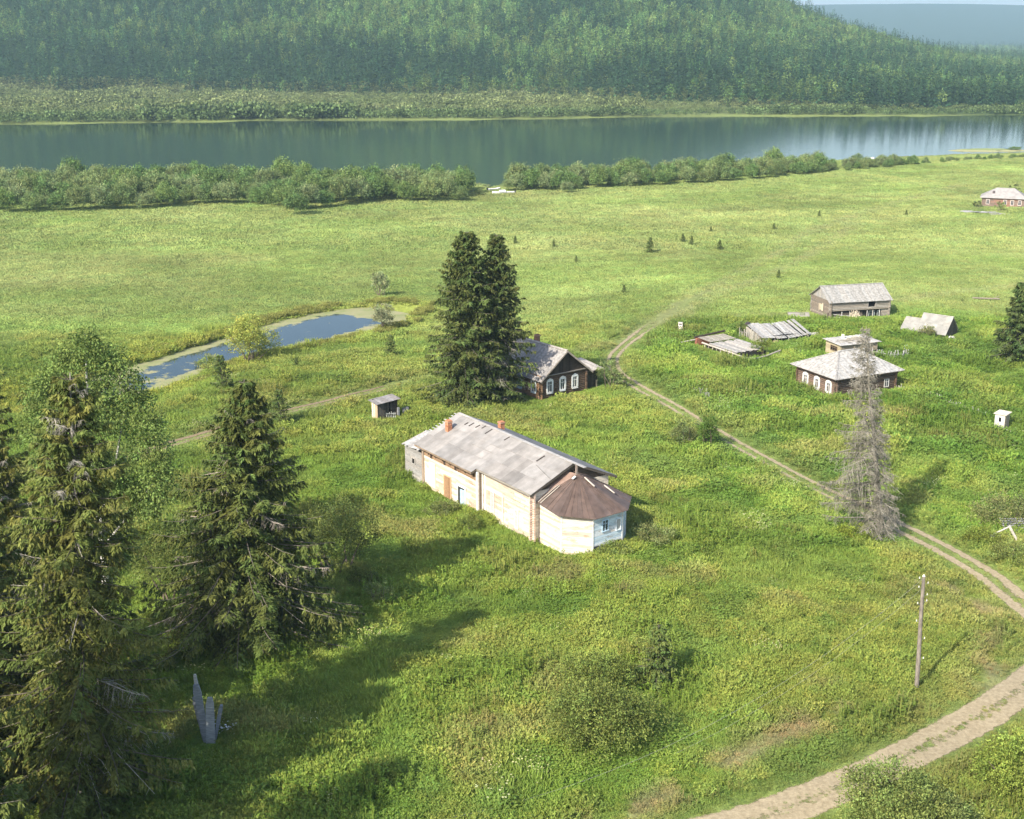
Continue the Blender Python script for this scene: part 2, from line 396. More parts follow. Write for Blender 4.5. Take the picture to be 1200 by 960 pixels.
class MB:
    """collects polygons with a tint per face, then links them as one mesh"""
    def __init__(s): s.V = []; s.n = 0; s.q4 = []; s.q3 = []; s.t4 = []; s.t3 = []
    def add(s, V, F, tint=(.5, .5, .5)):
        V = np.asarray(V, float); F = np.asarray(F, int)
        s.V.append(V); F = F + s.n; s.n += len(V)
        t = np.asarray(tint, float)
        if t.ndim == 1: t = np.tile(t, (len(F), 1))
        if F.shape[1] == 4: s.q4.append(F); s.t4.append(t)
        else: s.q3.append(F); s.t3.append(t)
    def obox(s, c, ax, ay, az, tint=(.5, .5, .5)):
        c, ax, ay, az = (np.asarray(v, float) for v in (c, ax, ay, az))
        V = [c + i * ax + j * ay + k * az for k in (-1, 1) for j in (-1, 1) for i in (-1, 1)]
        s.add(V, [(0, 2, 3, 1), (4, 5, 7, 6), (0, 1, 5, 4), (2, 6, 7, 3), (0, 4, 6, 2), (1, 3, 7, 5)], tint)
    def box(s, x0, x1, y0, y1, z0, z1, tint=(.5, .5, .5)):
        s.obox(((x0 + x1) / 2, (y0 + y1) / 2, (z0 + z1) / 2), ((x1 - x0) / 2, 0, 0), (0, (y1 - y0) / 2, 0), (0, 0, (z1 - z0) / 2), tint)
    def beam(s, a, b, w, h, tint=(.5, .5, .5), up=(0, 0, 1)):
        a = np.asarray(a, float); b = np.asarray(b, float); d = b - a; L = np.linalg.norm(d) + 1e-9; d /= L
        u = np.asarray(up, float)
        sd = np.cross(d, u); 
        if np.linalg.norm(sd) < 1e-3: sd = np.cross(d, (1, 0, 0))
        sd /= np.linalg.norm(sd); u = np.cross(sd, d)
        s.obox((a + b) / 2, d * L / 2, sd * w / 2, u * h / 2, tint)
    def tube(s, P, R, k=6, tint=(.5, .5, .5), cap=True):
        P = np.asarray(P, float); R = np.broadcast_to(np.asarray(R, float), (len(P),))
        D = np.gradient(P, axis=0); D /= np.linalg.norm(D, axis=1)[:, None] + 1e-9
        ref = np.where(np.abs(D[:, 2:3]) > .9, np.array([[1., 0, 0]]), np.array([[0, 0, 1.]]))
        A = np.cross(D, ref); A /= np.linalg.norm(A, axis=1)[:, None] + 1e-9; B = np.cross(D, A)
        th = np.arange(k) * 2 * math.pi / k
        V = (P[:, None] + R[:, None, None] * (np.cos(th)[None, :, None] * A[:, None] + np.sin(th)[None, :, None] * B[:, None])).reshape(-1, 3)
        i = np.arange(len(P) - 1)[:, None] * k; j = np.arange(k)[None]; j2 = (j + 1) % k
        F = np.stack([i + j, i + j2, i + k + j2, i + k + j], -1).reshape(-1, 4)
        s.add(V, F, tint)
        if cap:
            for e in (0, len(P) - 1):
                c = P[e]; V = np.vstack([P[e] + R[e] * (np.cos(th)[:, None] * A[e] + np.sin(th)[:, None] * B[e]), c[None]])
                s.add(V, [(q, (q + 1) % k, k) for q in range(k)], tint)
    def poly(s, pts, tint=(.5, .5, .5)):
        pts = np.asarray(pts, float); n = len(pts)
        s.add(pts, [(0, i, i + 1) for i in range(1, n - 1)], tint)
    def slab(s, pts, thick, tint=(.5, .5, .5)):
        """closed slab: polygon pts plus its copy pushed down by thick"""
        pts = np.asarray(pts, float); n = len(pts); lo = pts - np.array([0, 0, thick])
        s.poly(pts, tint); s.poly(lo[::-1], tint)
        s.add(np.vstack([pts, lo]), [(i, i + n, (i + 1) % n + n, (i + 1) % n) for i in range(n)], tint)
    def prism(s, pts, vec, tint=(.5, .5, .5)):
        pts = np.asarray(pts, float); n = len(pts); lo = pts + np.asarray(vec, float)
        s.poly(pts, tint); s.poly(lo[::-1], tint)
        s.add(np.vstack([pts, lo]), [(i, i + n, (i + 1) % n + n, (i + 1) % n) for i in range(n)], tint)
    def build(s, name, mat, parent=None, smooth=False):
        me = mesh_from(name, np.vstack(s.V), [np.vstack(q) for q in (s.q4, s.q3) if q], M[mat] if isinstance(mat, str) else mat,
                       np.vstack([np.vstack(t) for t in (s.t4, s.t3) if t]), smooth=smooth)
        return link(bpy.data.objects.new(name, me), parent)
def tag(o, label=None, cat=None, group=None, kind=None):
    for k, v in (('label', label), ('category', cat), ('group', group), ('kind', kind)):
        if v: o[k] = v
    return o
def thing(name, label, cat, loc, rotz=0, group=None):
    o = bpy.data.objects.new(name, None); link(o); o.empty_display_size = .5
    o.location = [float(v) for v in loc]; o.rotation_euler = (0, 0, rotz)
    return tag(o, label, cat, group)
R_ = random.Random(5)
def jt(base, amt=.12, warm=0.03):
    k = 1 + R_.uniform(-amt, amt); w = R_.uniform(-warm, warm)
    return (base[0] * k * (1 + w), base[1] * k, base[2] * k * (1 - w))

# ------------------------------------------------------------------ ground, water, roads
rows = np.concatenate([np.arange(-60, 52, 8.), np.arange(52, 165, .6), 165 * np.exp(np.arange(0, math.log(700 / 165), .0085)), 700 * np.exp(np.arange(.02, math.log(12000 / 700), .022))])
tt = np.concatenate([[-6, -4, -2.5, -1.6, -1.1, -.8], np.linspace(-.6, .6, 380), [.8, 1.1, 1.6, 2.5, 4, 6]])
YY, TT = np.meshgrid(rows, tt, indexing='ij')
XX = np.clip(TT * np.maximum(YY + 25, 50), -9500 - TT * 10, 9500 - TT * 10) if False else 9500 * np.tanh(TT * np.maximum(YY + 25, 50) / 9500)
ZZ = T(XX, YY)
V = np.stack([XX, YY, ZZ], -1).reshape(-1, 3)
nr, nc = XX.shape
i = np.arange(nr - 1)[:, None] * nc; j = np.arange(nc - 1)[None]
F = np.stack([i + j, i + j + 1, i + nc + j + 1, i + nc + j], -1).reshape(-1, 4)
me = mesh_from('ground', V, [F], M['ground'], smooth=True)
a = me.attributes.new('tint', 'FLOAT_COLOR', 'POINT')
cc = np.ones((len(V), 4), np.float32); cc[:, :3] = gcol(XX, YY).reshape(-1, 3)
a.data.foreach_set('color', cc.ravel())
tag(link(bpy.data.objects.new('ground', me)), 'green meadow ground with village terrace, river flats and forested hill', kind='structure')

def sheet(name, Vv, Ff, mat, label=None, attr=None, vals=None, smooth=True):
    me = mesh_from(name, Vv, [Ff], M[mat], smooth=smooth)
    if attr:
        a = me.attributes.new(attr, 'FLOAT', 'POINT'); a.data.foreach_set('value', np.asarray(vals, np.float32).ravel())
    return tag(link(bpy.data.objects.new(name, me)), label, kind='structure')
aa = np.linspace(-2.2, 2.2, 60)
nbv = np.interp(aa, *NB) - 60; fbv = np.interp(aa, *FB) + 60
rv = []; 
for k in (0, 1):
    yv = nbv if k == 0 else fbv
    rv.append(np.stack([aa * np.where(k == 0, yv, yv), yv, np.full_like(yv, WATER)], -1))
Vr = np.vstack(rv); n = len(aa)
sheet('river', Vr, np.stack([np.arange(n - 1), np.arange(1, n), n + np.arange(1, n), n + np.arange(n - 1)], -1), 'river', 'broad dark green river')
# pond: a ribbon wider than its bowl; the ground cuts its outline
PL = catmull([tuple(p) for p in PONDL], 8); tan = np.gradient(PL, axis=0); tan /= np.linalg.norm(tan, axis=1)[:, None]; nrm = np.stack([-tan[:, 1], tan[:, 0]], -1)
cr = np.linspace(-13, 13, 19)
Pp = PL[:, None] + nrm[:, None] * cr[None, :, None]
pv = np.concatenate([Pp, np.full(Pp.shape[:2] + (1,), POND)], -1).reshape(-1, 3)
ii = np.arange(len(PL) - 1)[:, None] * 19; jj = np.arange(18)[None]
alng = np.linspace(0, 1, len(PL))[:, None]; wloc = np.interp(np.linspace(0, 8, len(PL)), range(9), PONDW)[:, None]
dq = np.abs(cr)[None] / wloc
scum = .24 + .55 * S((dq - .35) / .6) + .62 * S((alng - .80) / .08) + .22 * S((.45 - alng) / .3) 
sheet('pond', pv, np.stack([ii + jj, ii + jj + 1, ii + 19 + jj + 1, ii + 19 + jj], -1).reshape(-1, 4), 'pond', 'small blue pond edged with green scum', 'scum', scum + 0 * dq)

def ribbon(name, L, Wd, mat, label, kind=0, lift=.035, fade=14):
    tan = np.gradient(L, axis=0); tan /= np.linalg.norm(tan, axis=1)[:, None]; nrm = np.stack([-tan[:, 1], tan[:, 0]], -1)
    k = 25; cr = np.linspace(-1.35, 1.35, k)
    Wd = np.broadcast_to(Wd, (len(L),))
    P = L[:, None] + nrm[:, None] * (cr[None, :, None] * Wd[:, None, None])
    s = np.concatenate([[0], np.cumsum(np.linalg.norm(np.diff(L, axis=0), axis=1))])[:, None]
    Z = T(P[..., 0], P[..., 1]) + lift
    ctr = .25 + .35 * fbm(s + 0 * cr, 0 * s + cr * .3, 9, 2, 41)
    rut = np.exp(-((np.abs(cr)[None] - .52) / .28) ** 2) * .66 + ctr * np.exp(-(cr[None] / .6) ** 2) * ((.26 + .36 * S((75 - s) / 35)) if kind == 0 else .45) - S((np.abs(cr)[None] - .85) / .4) * .6
    if kind == 0:
        rut = rut + .14 * S((62 - s) / 30) * (np.abs(cr)[None] < 1.0)
    end = S(s / 4) * S((s[-1] - s) / fade); rut = rut * end - (1 - end)
    ii = np.arange(len(L) - 1)[:, None] * k; jj = np.arange(k - 1)[None]
    return sheet(name, np.concatenate([P, Z[..., None]], -1).reshape(-1, 3), np.stack([ii + jj, ii + jj + 1, ii + k + jj + 1, ii + k + jj], -1).reshape(-1, 4), mat, label, 'rut', rut)
def dense(L, step=.6):
    s = np.concatenate([[0], np.cumsum(np.linalg.norm(np.diff(L, axis=0), axis=1))]); q = np.arange(0, s[-1], step)
    return np.stack([np.interp(q, s, L[:, 0]), np.interp(q, s, L[:, 1])], -1), np.interp(q, s, np.arange(len(L)))
Ld, q = dense(ROAD_MAIN); RW = np.interp(q, np.arange(len(ROAD_MAIN)), ROAD_W)
ribbon('dirt_road', Ld, RW * 1.15, 'road', 'pale two rut dirt road curving through the foreground and past the dead spruce')
ribbon('dirt_track', dense(TRACK_L)[0], 1.35, 'track', 'faint brown two rut track on the left below the pond', 1)
ribbon('dirt_track', dense(ROAD_LAND)[0], 1.5, 'road', 'faint two rut track running from the road end across the far meadow', 1, fade=45)

# ------------------------------------------------------------------ leaf and twig geometry
def kites(P, D, W, L, wd, up=.35):
    """elongated quads: base, sides at 'up' of the length, tip"""
    D = D / (np.linalg.norm(D, axis=1)[:, None] + 1e-9)
    Sd = np.cross(D, W); Sd /= np.linalg.norm(Sd, axis=1)[:, None] + 1e-9
    L = np.broadcast_to(L, (len(P),))[:, None]; wd = np.broadcast_to(wd, (len(P),))[:, None]
    mid = P + D * L * up
    V = np.stack([P, mid + Sd * wd / 2, P + D * L, mid - Sd * wd / 2], 1).reshape(-1, 3)
    return V, np.arange(len(P) * 4).reshape(-1, 4)
def rvec(rng, n):
    v = rng.normal(size=(n, 3)); return v / np.linalg.norm(v, axis=1)[:, None]

def spruce_mesh(seed, H, R, nbr, tw=9, kk=4, kl=.42, kw=.16, clear=.04, needles=True, dead_twigs=40, col=(.085, .125, .04), pw=.85, gap=0.12, lean=(0, 0), asym=0.0, front=0.0, bare=0.0, thick=1.0, twig=.012, trunk_tint=(.16, .14, .115), branch_tint=None, dead_tint=(.38, .35, .30)):
    rng = np.random.default_rng(seed)
    tr = MB()
    zs = np.linspace(0, 1, 16)
    wob = rng.normal(0, .05, (16, 2)).cumsum(0) * .6
    tp = np.stack([lean[0] * zs + wob[:, 0], lean[1] * zs + wob[:, 1], zs * H - .3], -1)
    tr.tube(tp, (H * .0125 * (1 - zs) ** .8 + .02) * thick, 8, trunk_tint)
    Kv, Kt = [], []
    KV = 0
    for i in range(nbr):
        t = clear + (1 - clear) * ((i + rng.random()) / nbr) ** .92
        t = min(t, .985)
        az = i * 2.39996 + rng.normal(0, .3)
        prof = (1 - t) ** pw
        if t < .14: prof *= .75 + t * 1.8
        L = (R * prof * rng.uniform(.62, 1.12) * (1 - asym * math.cos(az)) + .22) * (1.0 if rng.random() > gap else .45)
        c0 = np.array([np.interp(t, zs, tp[:, 0]), np.interp(t, zs, tp[:, 1]), t * H - .3])
        out = np.array([math.cos(az), math.sin(az), 0.]); side = np.array([-out[1], out[0], 0])
        s = np.linspace(0, 1, 6)
        drp = (.10 + .40 * (1 - t)) * rng.uniform(.6, 1.4)
        rise = .30 * t + .05
        path = c0 + out * (L * s)[:, None] + np.array([0, 0, 1.]) * (L * (rise * s - drp * s ** 1.6 + .14 * s ** 4))[:, None] + side * (L * .1 * rng.normal() * s ** 2)[:, None]
        if front and math.sin(az) < -.55: L *= 1 - front * .45
        alive = needles and rng.random() > (bare if math.sin(az) > -.55 else max(bare, front * .42))
        tr.tube(path, (.012 + .010 * L) * (1 - .85 * s) * thick, 4, (branch_tint or trunk_tint) if alive else dead_tint, cap=False)
        nt_ = max(3, int(tw * (L / R * 1.4 + .3)))
        for sd in (-1, 1):
            sp = np.sort(rng.uniform(.12 if alive else .2, 1, nt_))
            base = np.stack([np.interp(sp, s, path[:, q]) for q in range(3)], -1)
            tl = (.20 + .34 * L * (1.05 - sp)) * rng.uniform(.6, 1.25, nt_)
            dr = out[None] * rng.uniform(.4, .9, nt_)[:, None] + side[None] * sd + np.array([0, 0, -1.])[None] * rng.uniform(.05, .75, nt_)[:, None]
            dr /= np.linalg.norm(dr, axis=1)[:, None]
            if alive:
                k = kk
                q = (np.arange(k) + .3)[None] / k * rng.uniform(.85, 1.1, (nt_, k))
                P = base[:, None] + dr[:, None] * (q * tl[:, None])[..., None] - np.array([0, 0, 1.]) * (q ** 2 * tl[:, None] * .35)[..., None]
                P = P.reshape(-1, 3); n = len(P)
                D = np.repeat(dr, k, 0) * .8 + rvec(rng, n) * .55 + np.array([0, 0, -.38])
                Wv = rvec(rng, n) * .6 + np.array([0, 0, 1.])
                v, f = kites(P, D, Wv, kl * rng.uniform(.6, 1.3, n), kw * rng.uniform(.7, 1.3, n))
                Kv.append(v)
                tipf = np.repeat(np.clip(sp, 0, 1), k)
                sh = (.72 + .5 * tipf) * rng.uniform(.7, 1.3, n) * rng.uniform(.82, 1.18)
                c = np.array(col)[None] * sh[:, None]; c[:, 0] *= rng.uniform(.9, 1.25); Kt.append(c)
            else:
                for a_, d_, l_ in zip(base, dr, tl):
                    if l_ < .12: continue
                    m_ = a_ + d_ * l_ * .55 + rng.normal(0, .05, 3)
                    e_ = a_ + d_ * l_ * 1.1 - np.array([0, 0, l_ * .35])
                    tr.tube([a_, m_, e_], [twig, twig * .8, twig * .35], 3, np.array(dead_tint) * rng.uniform(.7, 1.15), cap=False)
                    if l_ > .35:
                        for _ in range(2):
                            f_ = rng.uniform(.2, .9); b0 = a_ + (e_ - a_) * f_
                            tr.tube([b0, b0 + rvec(rng, 1)[0] * l_ * .3 + np.array([0, 0, -l_ * .25])], [twig * .7, twig * .3], 3, np.array(dead_tint) * rng.uniform(.7, 1.1), cap=False)
    for _ in range(dead_twigs):
        t = rng.uniform(.05, .85); az = rng.uniform(0, 6.28); L = R * (1 - t) ** .7 * rng.uniform(.3, .95)
        c0 = np.array([np.interp(t, zs, tp[:, 0]), np.interp(t, zs, tp[:, 1]), t * H - .3])
        out = np.array([math.cos(az), math.sin(az), rng.uniform(-.35, .1)])
        p1 = c0 + out * L * .5 + rng.normal(0, .12, 3); p2 = c0 + out * L + rng.normal(0, .2, 3) + np.array([0, 0, -.1 * L])
        tr.tube([c0, p1, p2], [.04, .03, .012], 4, dead_tint, cap=False)
        for q in range(2):
            b0 = p1 + (p2 - p1) * rng.uniform(0, .9); tr.tube([b0, b0 + rvec(rng, 1)[0] * .5], [.015, .006], 3, dead_tint, cap=False)
    crown = None
    if Kv:
        Vk = np.vstack(Kv); crown = (Vk, np.arange(len(Vk)).reshape(-1, 4), np.vstack(Kt))
    return tr, crown
def put_tree(name, label, cat, loc, tr, crown, rot=0, scale=1, group=None, fol='needles', trunk_name='trunk'):
    root = thing(name, label, cat, loc, rot, group); root.scale = (scale,) * 3
    if tr is not None: tr.build(trunk_name, 'bark', root)
    if crown is not None:
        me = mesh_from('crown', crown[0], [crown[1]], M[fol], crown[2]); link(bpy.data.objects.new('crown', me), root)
    return root
def copy_tree(o, loc, rot, scale, label=None, group=None):
    c = o.copy(); COL.objects.link(c); c.location = [float(v) for v in loc]; c.rotation_euler = (0, 0, rot); c.scale = (scale,) * 3
    if label: c['label'] = label
    if group: c['group'] = group
    for ch in list(o.children):
        d = ch.copy(); COL.objects.link(d); d.parent = c
    return c
def leafy(seed, blobs, n, leaf=.12, lw=.6, col=(.1, .15, .04), clump=.35, per=40, fill=.55, lum=.25, droop=.2, colvar=.2):
    """foliage of leaf clumps spread through ellipsoid blobs [(x,y,z,rx,ry,rz)]"""
    rng = np.random.default_rng(seed)
    vol = np.array([b[3] * b[4] * b[5] for b in blobs]) ** .8; vol /= vol.sum()
    nc = max(6, n // per)
    bi = rng.choice(len(blobs), nc, p=vol); B = np.array(blobs)[bi]
    d = rvec(rng, nc); d[:, 2] = np.where(d[:, 2] < -.55, -d[:, 2], d[:, 2])
    r = fill + (1 - fill) * rng.random(nc) ** .6
    r *= rng.uniform(.85, 1.12, nc)
    C = B[:, :3] + d * B[:, 3:] * r[:, None]
    cs = clump * rng.uniform(.6, 1.4, nc)
    ci = np.repeat(np.arange(nc), per); nn = len(ci)
    P = C[ci] + rng.normal(size=(nn, 3)) * (cs[ci] * .55)[:, None] * np.array([1, 1, .8])
    D = d[ci] * .7 + rvec(rng, nn) + np.array([0, 0, -droop])
    Wv = rvec(rng, nn) * .8 + np.array([0, 0, .6])
    v, f = kites(P, D, Wv, leaf * rng.uniform(.7, 1.3, nn), leaf * lw * rng.uniform(.7, 1.2, nn), .45)
    k = (1 + rng.uniform(-lum, lum, nc))[ci] * rng.uniform(1 - colvar, 1 + colvar, nn)
    c = np.array(col)[None] * k[:, None]; c[:, 0] *= (1 + rng.uniform(-.12, .14, nc))[ci]
    ok = P[:, 2] > .02
    v = v.reshape(-1, 4, 3)[ok].reshape(-1, 3); c = c[ok]
    return v, np.arange(len(v)).reshape(-1, 4), c
def stems(seed, blobs, n, r0=.05, tint=(.16, .13, .1), base=.25):
    rng = np.random.default_rng(seed); mb = MB()
    for _ in range(n):
        b = blobs[rng.integers(len(blobs))]
        e = np.array(b[:3]) + rvec(rng, 1)[0] * np.array(b[3:]) * .6
        s = np.array([b[0] * .3 + rng.normal(0, base), b[1] * .3 + rng.normal(0, base), -.2])
        m_ = (s + e) / 2 + rng.normal(0, .12, 3) * abs(e[2])*.5; m_[2] = abs(m_[2]) + .1
        mb.tube(catmull([s, m_, e], 4), np.linspace(r0, r0 * .25, 9), 5, tint, cap=False)
    return mb

# ------------------------------------------------------------------ grass and herbs (GN instances: nobody could count them)
def clump_mesh(kind, seed):
    rng = np.random.default_rng(seed)
    if kind == 'grass':
        n = 76; r = .46 * np.sqrt(rng.random(n)); th = rng.random(n) * 6.283
        P = np.stack([r * np.cos(th), r * np.sin(th), np.full(n, -.05)], -1)
        lean = rng.normal(0, .75, (n, 3)); lean[:, 2] = 1; lean[:, 0] += .25; P[:, 2] = rng.uniform(-.05, .18, n)
        v, f = kites(P, lean, rvec(rng, n), rng.uniform(.18, .40, n), rng.uniform(.035, .065, n), .45)
        k = rng.uniform(.85, 1.15, n); c = np.stack([k, k, k * .95], -1)
    elif kind == 'herb':
        n = 84; r = .46 * np.sqrt(rng.random(n)); th = rng.random(n) * 6.283; z = rng.uniform(.08, .55, n) * (1.2 - r)
        P = np.stack([r * np.cos(th), r * np.sin(th), z], -1)
        D = np.stack([np.cos(th), np.sin(th), rng.uniform(-.3, .5, n)], -1) + rvec(rng, n) * .7
        v, f = kites(P, D, rvec(rng, n) * .5 + np.array([0, 0, 1]), rng.uniform(.09, .17, n), rng.uniform(.05, .095, n), .5)
        k = rng.uniform(.82, 1.15, n); c = np.stack([k * .98, k * 1.02, k], -1)
    elif kind == 'weed':      # one waist high leafy plant group
        ns = 9; sx = rng.normal(0, .28, (ns, 2)); hh = rng.uniform(.7, 1.25, ns); q = rng.integers(0, ns, 90); t = rng.uniform(.2, 1, 90); th = rng.random(90) * 6.283
        P = np.stack([sx[q, 0], sx[q, 1], hh[q] * t], -1); D = np.stack([np.cos(th), np.sin(th), rng.uniform(-.35, .35, 90)], -1)
        v, f = kites(P, D, rvec(rng, 90) * .4 + np.array([0, 0, 1]), rng.uniform(.16, .34, 90) * (1.25 - .6 * t), rng.uniform(.08, .15, 90), .5); k = rng.uniform(.8, 1.15, 90) * (.9 + .2 * t); c = np.stack([k, k, k * .9], -1)
        P2 = np.stack([sx[:, 0], sx[:, 1], np.zeros(ns)], -1); v2, f2 = kites(P2, np.array([[0, 0, 1.]]) + rng.normal(0, .08, (ns, 3)), rvec(rng, ns), hh * 1.15, .05, .8); v = np.vstack([v, v2]); c = np.vstack([c, np.tile([1.1, .95, 1.0], (ns, 1))]); f = np.arange(len(v)).reshape(-1, 4)
    elif kind == 'tall':
        n = 34; r = .35 * np.sqrt(rng.random(n)); th = rng.random(n) * 6.283
        P = np.stack([r * np.cos(th), r * np.sin(th), np.full(n, -.05)], -1)
        lean = rng.normal(0, .35, (n, 3)); lean[:, 2] = 1; lean[:, 0] += .12
        hh = rng.uniform(.45, .85, n)
        v, f = kites(P, lean, rvec(rng, n), hh, rng.uniform(.04, .07, n), .6)
        k = rng.uniform(.85, 1.2, n); c = np.stack([k * 1.04, k * 1.0, k * .95], -1)
        ln = lean / np.linalg.norm(lean, axis=1)[:, None]; Q = np.repeat(P + ln * hh[:, None] * .75, 3, 0); m_ = len(Q)
        Q = Q + rng.normal(0, .05, (m_, 3)); v2, f2 = kites(Q, rvec(rng, m_) + np.array([0, 0, .6]), rvec(rng, m_), rng.uniform(.1, .2, m_), rng.uniform(.05, .09, m_), .5)
        k2 = rng.uniform(.8, 1.3, m_); c = np.vstack([c, np.stack([k2 * 1.15, k2 * 1.0, k2 * 1.0], -1)]); v = np.vstack([v, v2])
        f = np.arange(len(v)).reshape(-1, 4)
    elif kind == 'bloom':
        n = 40; r = .4 * np.sqrt(rng.random(n)); th = rng.random(n) * 6.283
        P = np.stack([r * np.cos(th), r * np.sin(th), np.full(n, 0.)], -1); lean = rng.normal(0, .3, (n, 3)); lean[:, 2] = 1; hh = rng.uniform(.4, .8, n)
        v, f = kites(P, lean, rvec(rng, n), hh, .05, .5); c = np.ones((n, 3)) * rng.uniform(.8, 1.2, (n, 1))
        ln = lean / np.linalg.norm(lean, axis=1)[:, None]; Q = (P + ln * hh[:, None])[:9]; m_ = 9
        v2, f2 = kites(Q, rvec(rng, m_) * np.array([1, 1, .1]), np.array([[0, 0, 1.]]) + 0 * Q, .09, .09, .5)
        c = np.vstack([c, np.tile([3.0, 2.1, 5.], (m_, 1))]); v = np.vstack([v, v2]); f = np.arange(len(v)).reshape(-1, 4)
    elif kind == 'sward':      # a patch of meadow seen from afar
        n = 80; r = 1.35 * np.sqrt(rng.random(n)); th = rng.random(n) * 6.283
        P = np.stack([r * np.cos(th), r * np.sin(th), np.full(n, -.05)], -1)
        lean = rng.normal(0, .5, (n, 3)); lean[:, 2] = 1
        v, f = kites(P, lean, rvec(rng, n), rng.uniform(.18, .4, n), rng.uniform(.13, .24, n), .45)
        k = rng.uniform(.9, 1.1, n); c = np.stack([k, k, k], -1)
    elif kind in ('conifer', 'pine'):
        n = 90 if kind == 'conifer' else 80
        t = rng.random(n) ** .8; th = rng.random(n) * 6.283; Rr = 2.9 * (1 - t) ** .8 + .15
        if kind == 'pine': Rr = 3.1 * np.sqrt(np.clip(1 - ((t - .45) / .58) ** 2, 0.02, 1)) * (.7 + .3 * rng.random(n))
        H = 20.
        r = Rr * rng.uniform(.1, .5, n)
        z0 = 1.2 + t * (H - 1.2) if kind == 'conifer' else 6 + t * 13
        P = np.stack([r * np.cos(th), r * np.sin(th), z0], -1)
        D = np.stack([np.cos(th), np.sin(th), np.full(n, -.35 if kind == 'conifer' else .1)], -1) + rvec(rng, n) * .3
        v, f = kites(P, D, rvec(rng, n) * .4 + np.array([0, 0, 1]), (Rr * rng.uniform(.6, 1.05, n)).clip(.5), rng.uniform(.7, 1.5, n), .55)
        k = rng.uniform(.55, 1.4, n); c = np.stack([k, k, k], -1)
    elif kind in ('broad', 'shrub'):
        H, R0 = (14., 3.3) if kind == 'broad' else (3.6, 2.2)
        n = 110 if kind == 'broad' else 70
        d = rvec(rng, n); d[:, 2] = np.abs(d[:, 2]) * np.where(rng.random(n) > .3, 1, -1)
        rr = rng.uniform(.55, 1, n) * (1 + .25 * np.sin(d[:, 0] * 4 + seed) * np.cos(d[:, 1] * 5))
        P = d * rr[:, None] * np.array([R0, R0, H * .42]) + np.array([0, 0, H * .56])
        P[:, 2] = np.maximum(P[:, 2], .3)
        v, f = kites(P, d * .5 + rvec(rng, n), rvec(rng, n) + d * .2, R0 * rng.uniform(.25, .5, n), R0 * rng.uniform(.2, .4, n), .5)
        k = rng.uniform(.7, 1.3, n); c = np.stack([k, k, k], -1)
    return v, f, c
def variant_collection(name, kinds, mat):
    cl = bpy.data.collections.new(name)
    for q, (kind, seed) in enumerate(kinds):
        v, f, c = clump_mesh(kind, seed)
        me = mesh_from('%s_%02d' % (name, q), v, [f], M[mat], c, attr='leaf')
        o = bpy.data.objects.new('%s_%02d' % (name, q), me); cl.objects.link(o)
    return cl
def scatter(name, label, cl, P, rotz, scl, idx, tint, tilt=None):
    me = bpy.data.meshes.new(name); me.vertices.add(len(P)); me.vertices.foreach_set('co', np.ascontiguousarray(P, np.float32).ravel())
    n = len(P)
    a = me.attributes.new('rot', 'FLOAT_VECTOR', 'POINT'); r = np.zeros((n, 3), np.float32); r[:, 2] = rotz
    if tilt is not None: r[:, :2] = tilt
    a.data.foreach_set('vector', r.ravel())
    a = me.attributes.new('scl', 'FLOAT_VECTOR', 'POINT'); s = np.asarray(scl, np.float32); s = np.repeat(s[:, None], 3, 1) if s.ndim == 1 else s
    a.data.foreach_set('vector', np.ascontiguousarray(s, np.float32).ravel())
    a = me.attributes.new('pick', 'INT', 'POINT'); a.data.foreach_set('value', np.asarray(idx, np.int32))
    a = me.attributes.new('tint', 'FLOAT_COLOR', 'POINT'); c = np.ones((n, 4), np.float32); c[:, :3] = tint; a.data.foreach_set('color', c.ravel())
    ng = bpy.data.node_groups.new(name, 'GeometryNodeTree')
    ng.interface.new_socket('Geometry', in_out='INPUT', socket_type='NodeSocketGeometry'); ng.interface.new_socket('Geometry', in_out='OUTPUT', socket_type='NodeSocketGeometry')
    gi = ng.nodes.new('NodeGroupInput'); go = ng.nodes.new('NodeGroupOutput'); ip = ng.nodes.new('GeometryNodeInstanceOnPoints'); ci = ng.nodes.new('GeometryNodeCollectionInfo')
    ci.inputs['Collection'].default_value = cl; ci.inputs['Separate Children'].default_value = True; ci.inputs['Reset Children'].default_value = True
    def na(nm, ty):
        q = ng.nodes.new('GeometryNodeInputNamedAttribute'); q.data_type = ty; q.inputs[0].default_value = nm; return q.outputs[0]
    ip.inputs['Pick Instance'].default_value = True
    L = ng.links.new
    L(gi.outputs[0], ip.inputs['Points']); L(ci.outputs[0], ip.inputs['Instance']); L(na('pick', 'INT'), ip.inputs['Instance Index'])
    L(na('rot', 'FLOAT_VECTOR'), ip.inputs['Rotation']); L(na('scl', 'FLOAT_VECTOR'), ip.inputs['Scale']); L(ip.outputs[0], go.inputs[0])
    o = link(bpy.data.objects.new(name, me)); md = o.modifiers.new('scatter', 'NODES'); md.node_group = ng
    return tag(o, label, kind='stuff')
def grid_pts(rng, y0, y1, step, amax=.5, extra=6, ygrow=0):
    out = []; y = y0
    while y < y1:
        st = step * (1 + ygrow * (y - y0)); w = y * amax + extra
        x = np.arange(-w, w, st); out.append(np.stack([x + rng.uniform(-.5, .5, len(x)) * st, y + rng.uniform(-.5, .5, len(x)) * st], -1)); y += st
    return np.vstack(out)
def keep_land(P, m=0.0):
    x, y = P[:, 0], P[:, 1]; a_ = x / y
    nb = np.interp(a_, *NB); d, par, w = dist_line(x, y, PONDL, PONDW)
    z = T(x, y)
    ok = (y < nb - 4) & ~((d < w + 4) & (z < POND + .05 + m))
    return ok, z
FOOT = []      # building footprints (centre x, y, cos, sin, x0, x1, y0, y1) where nothing grows
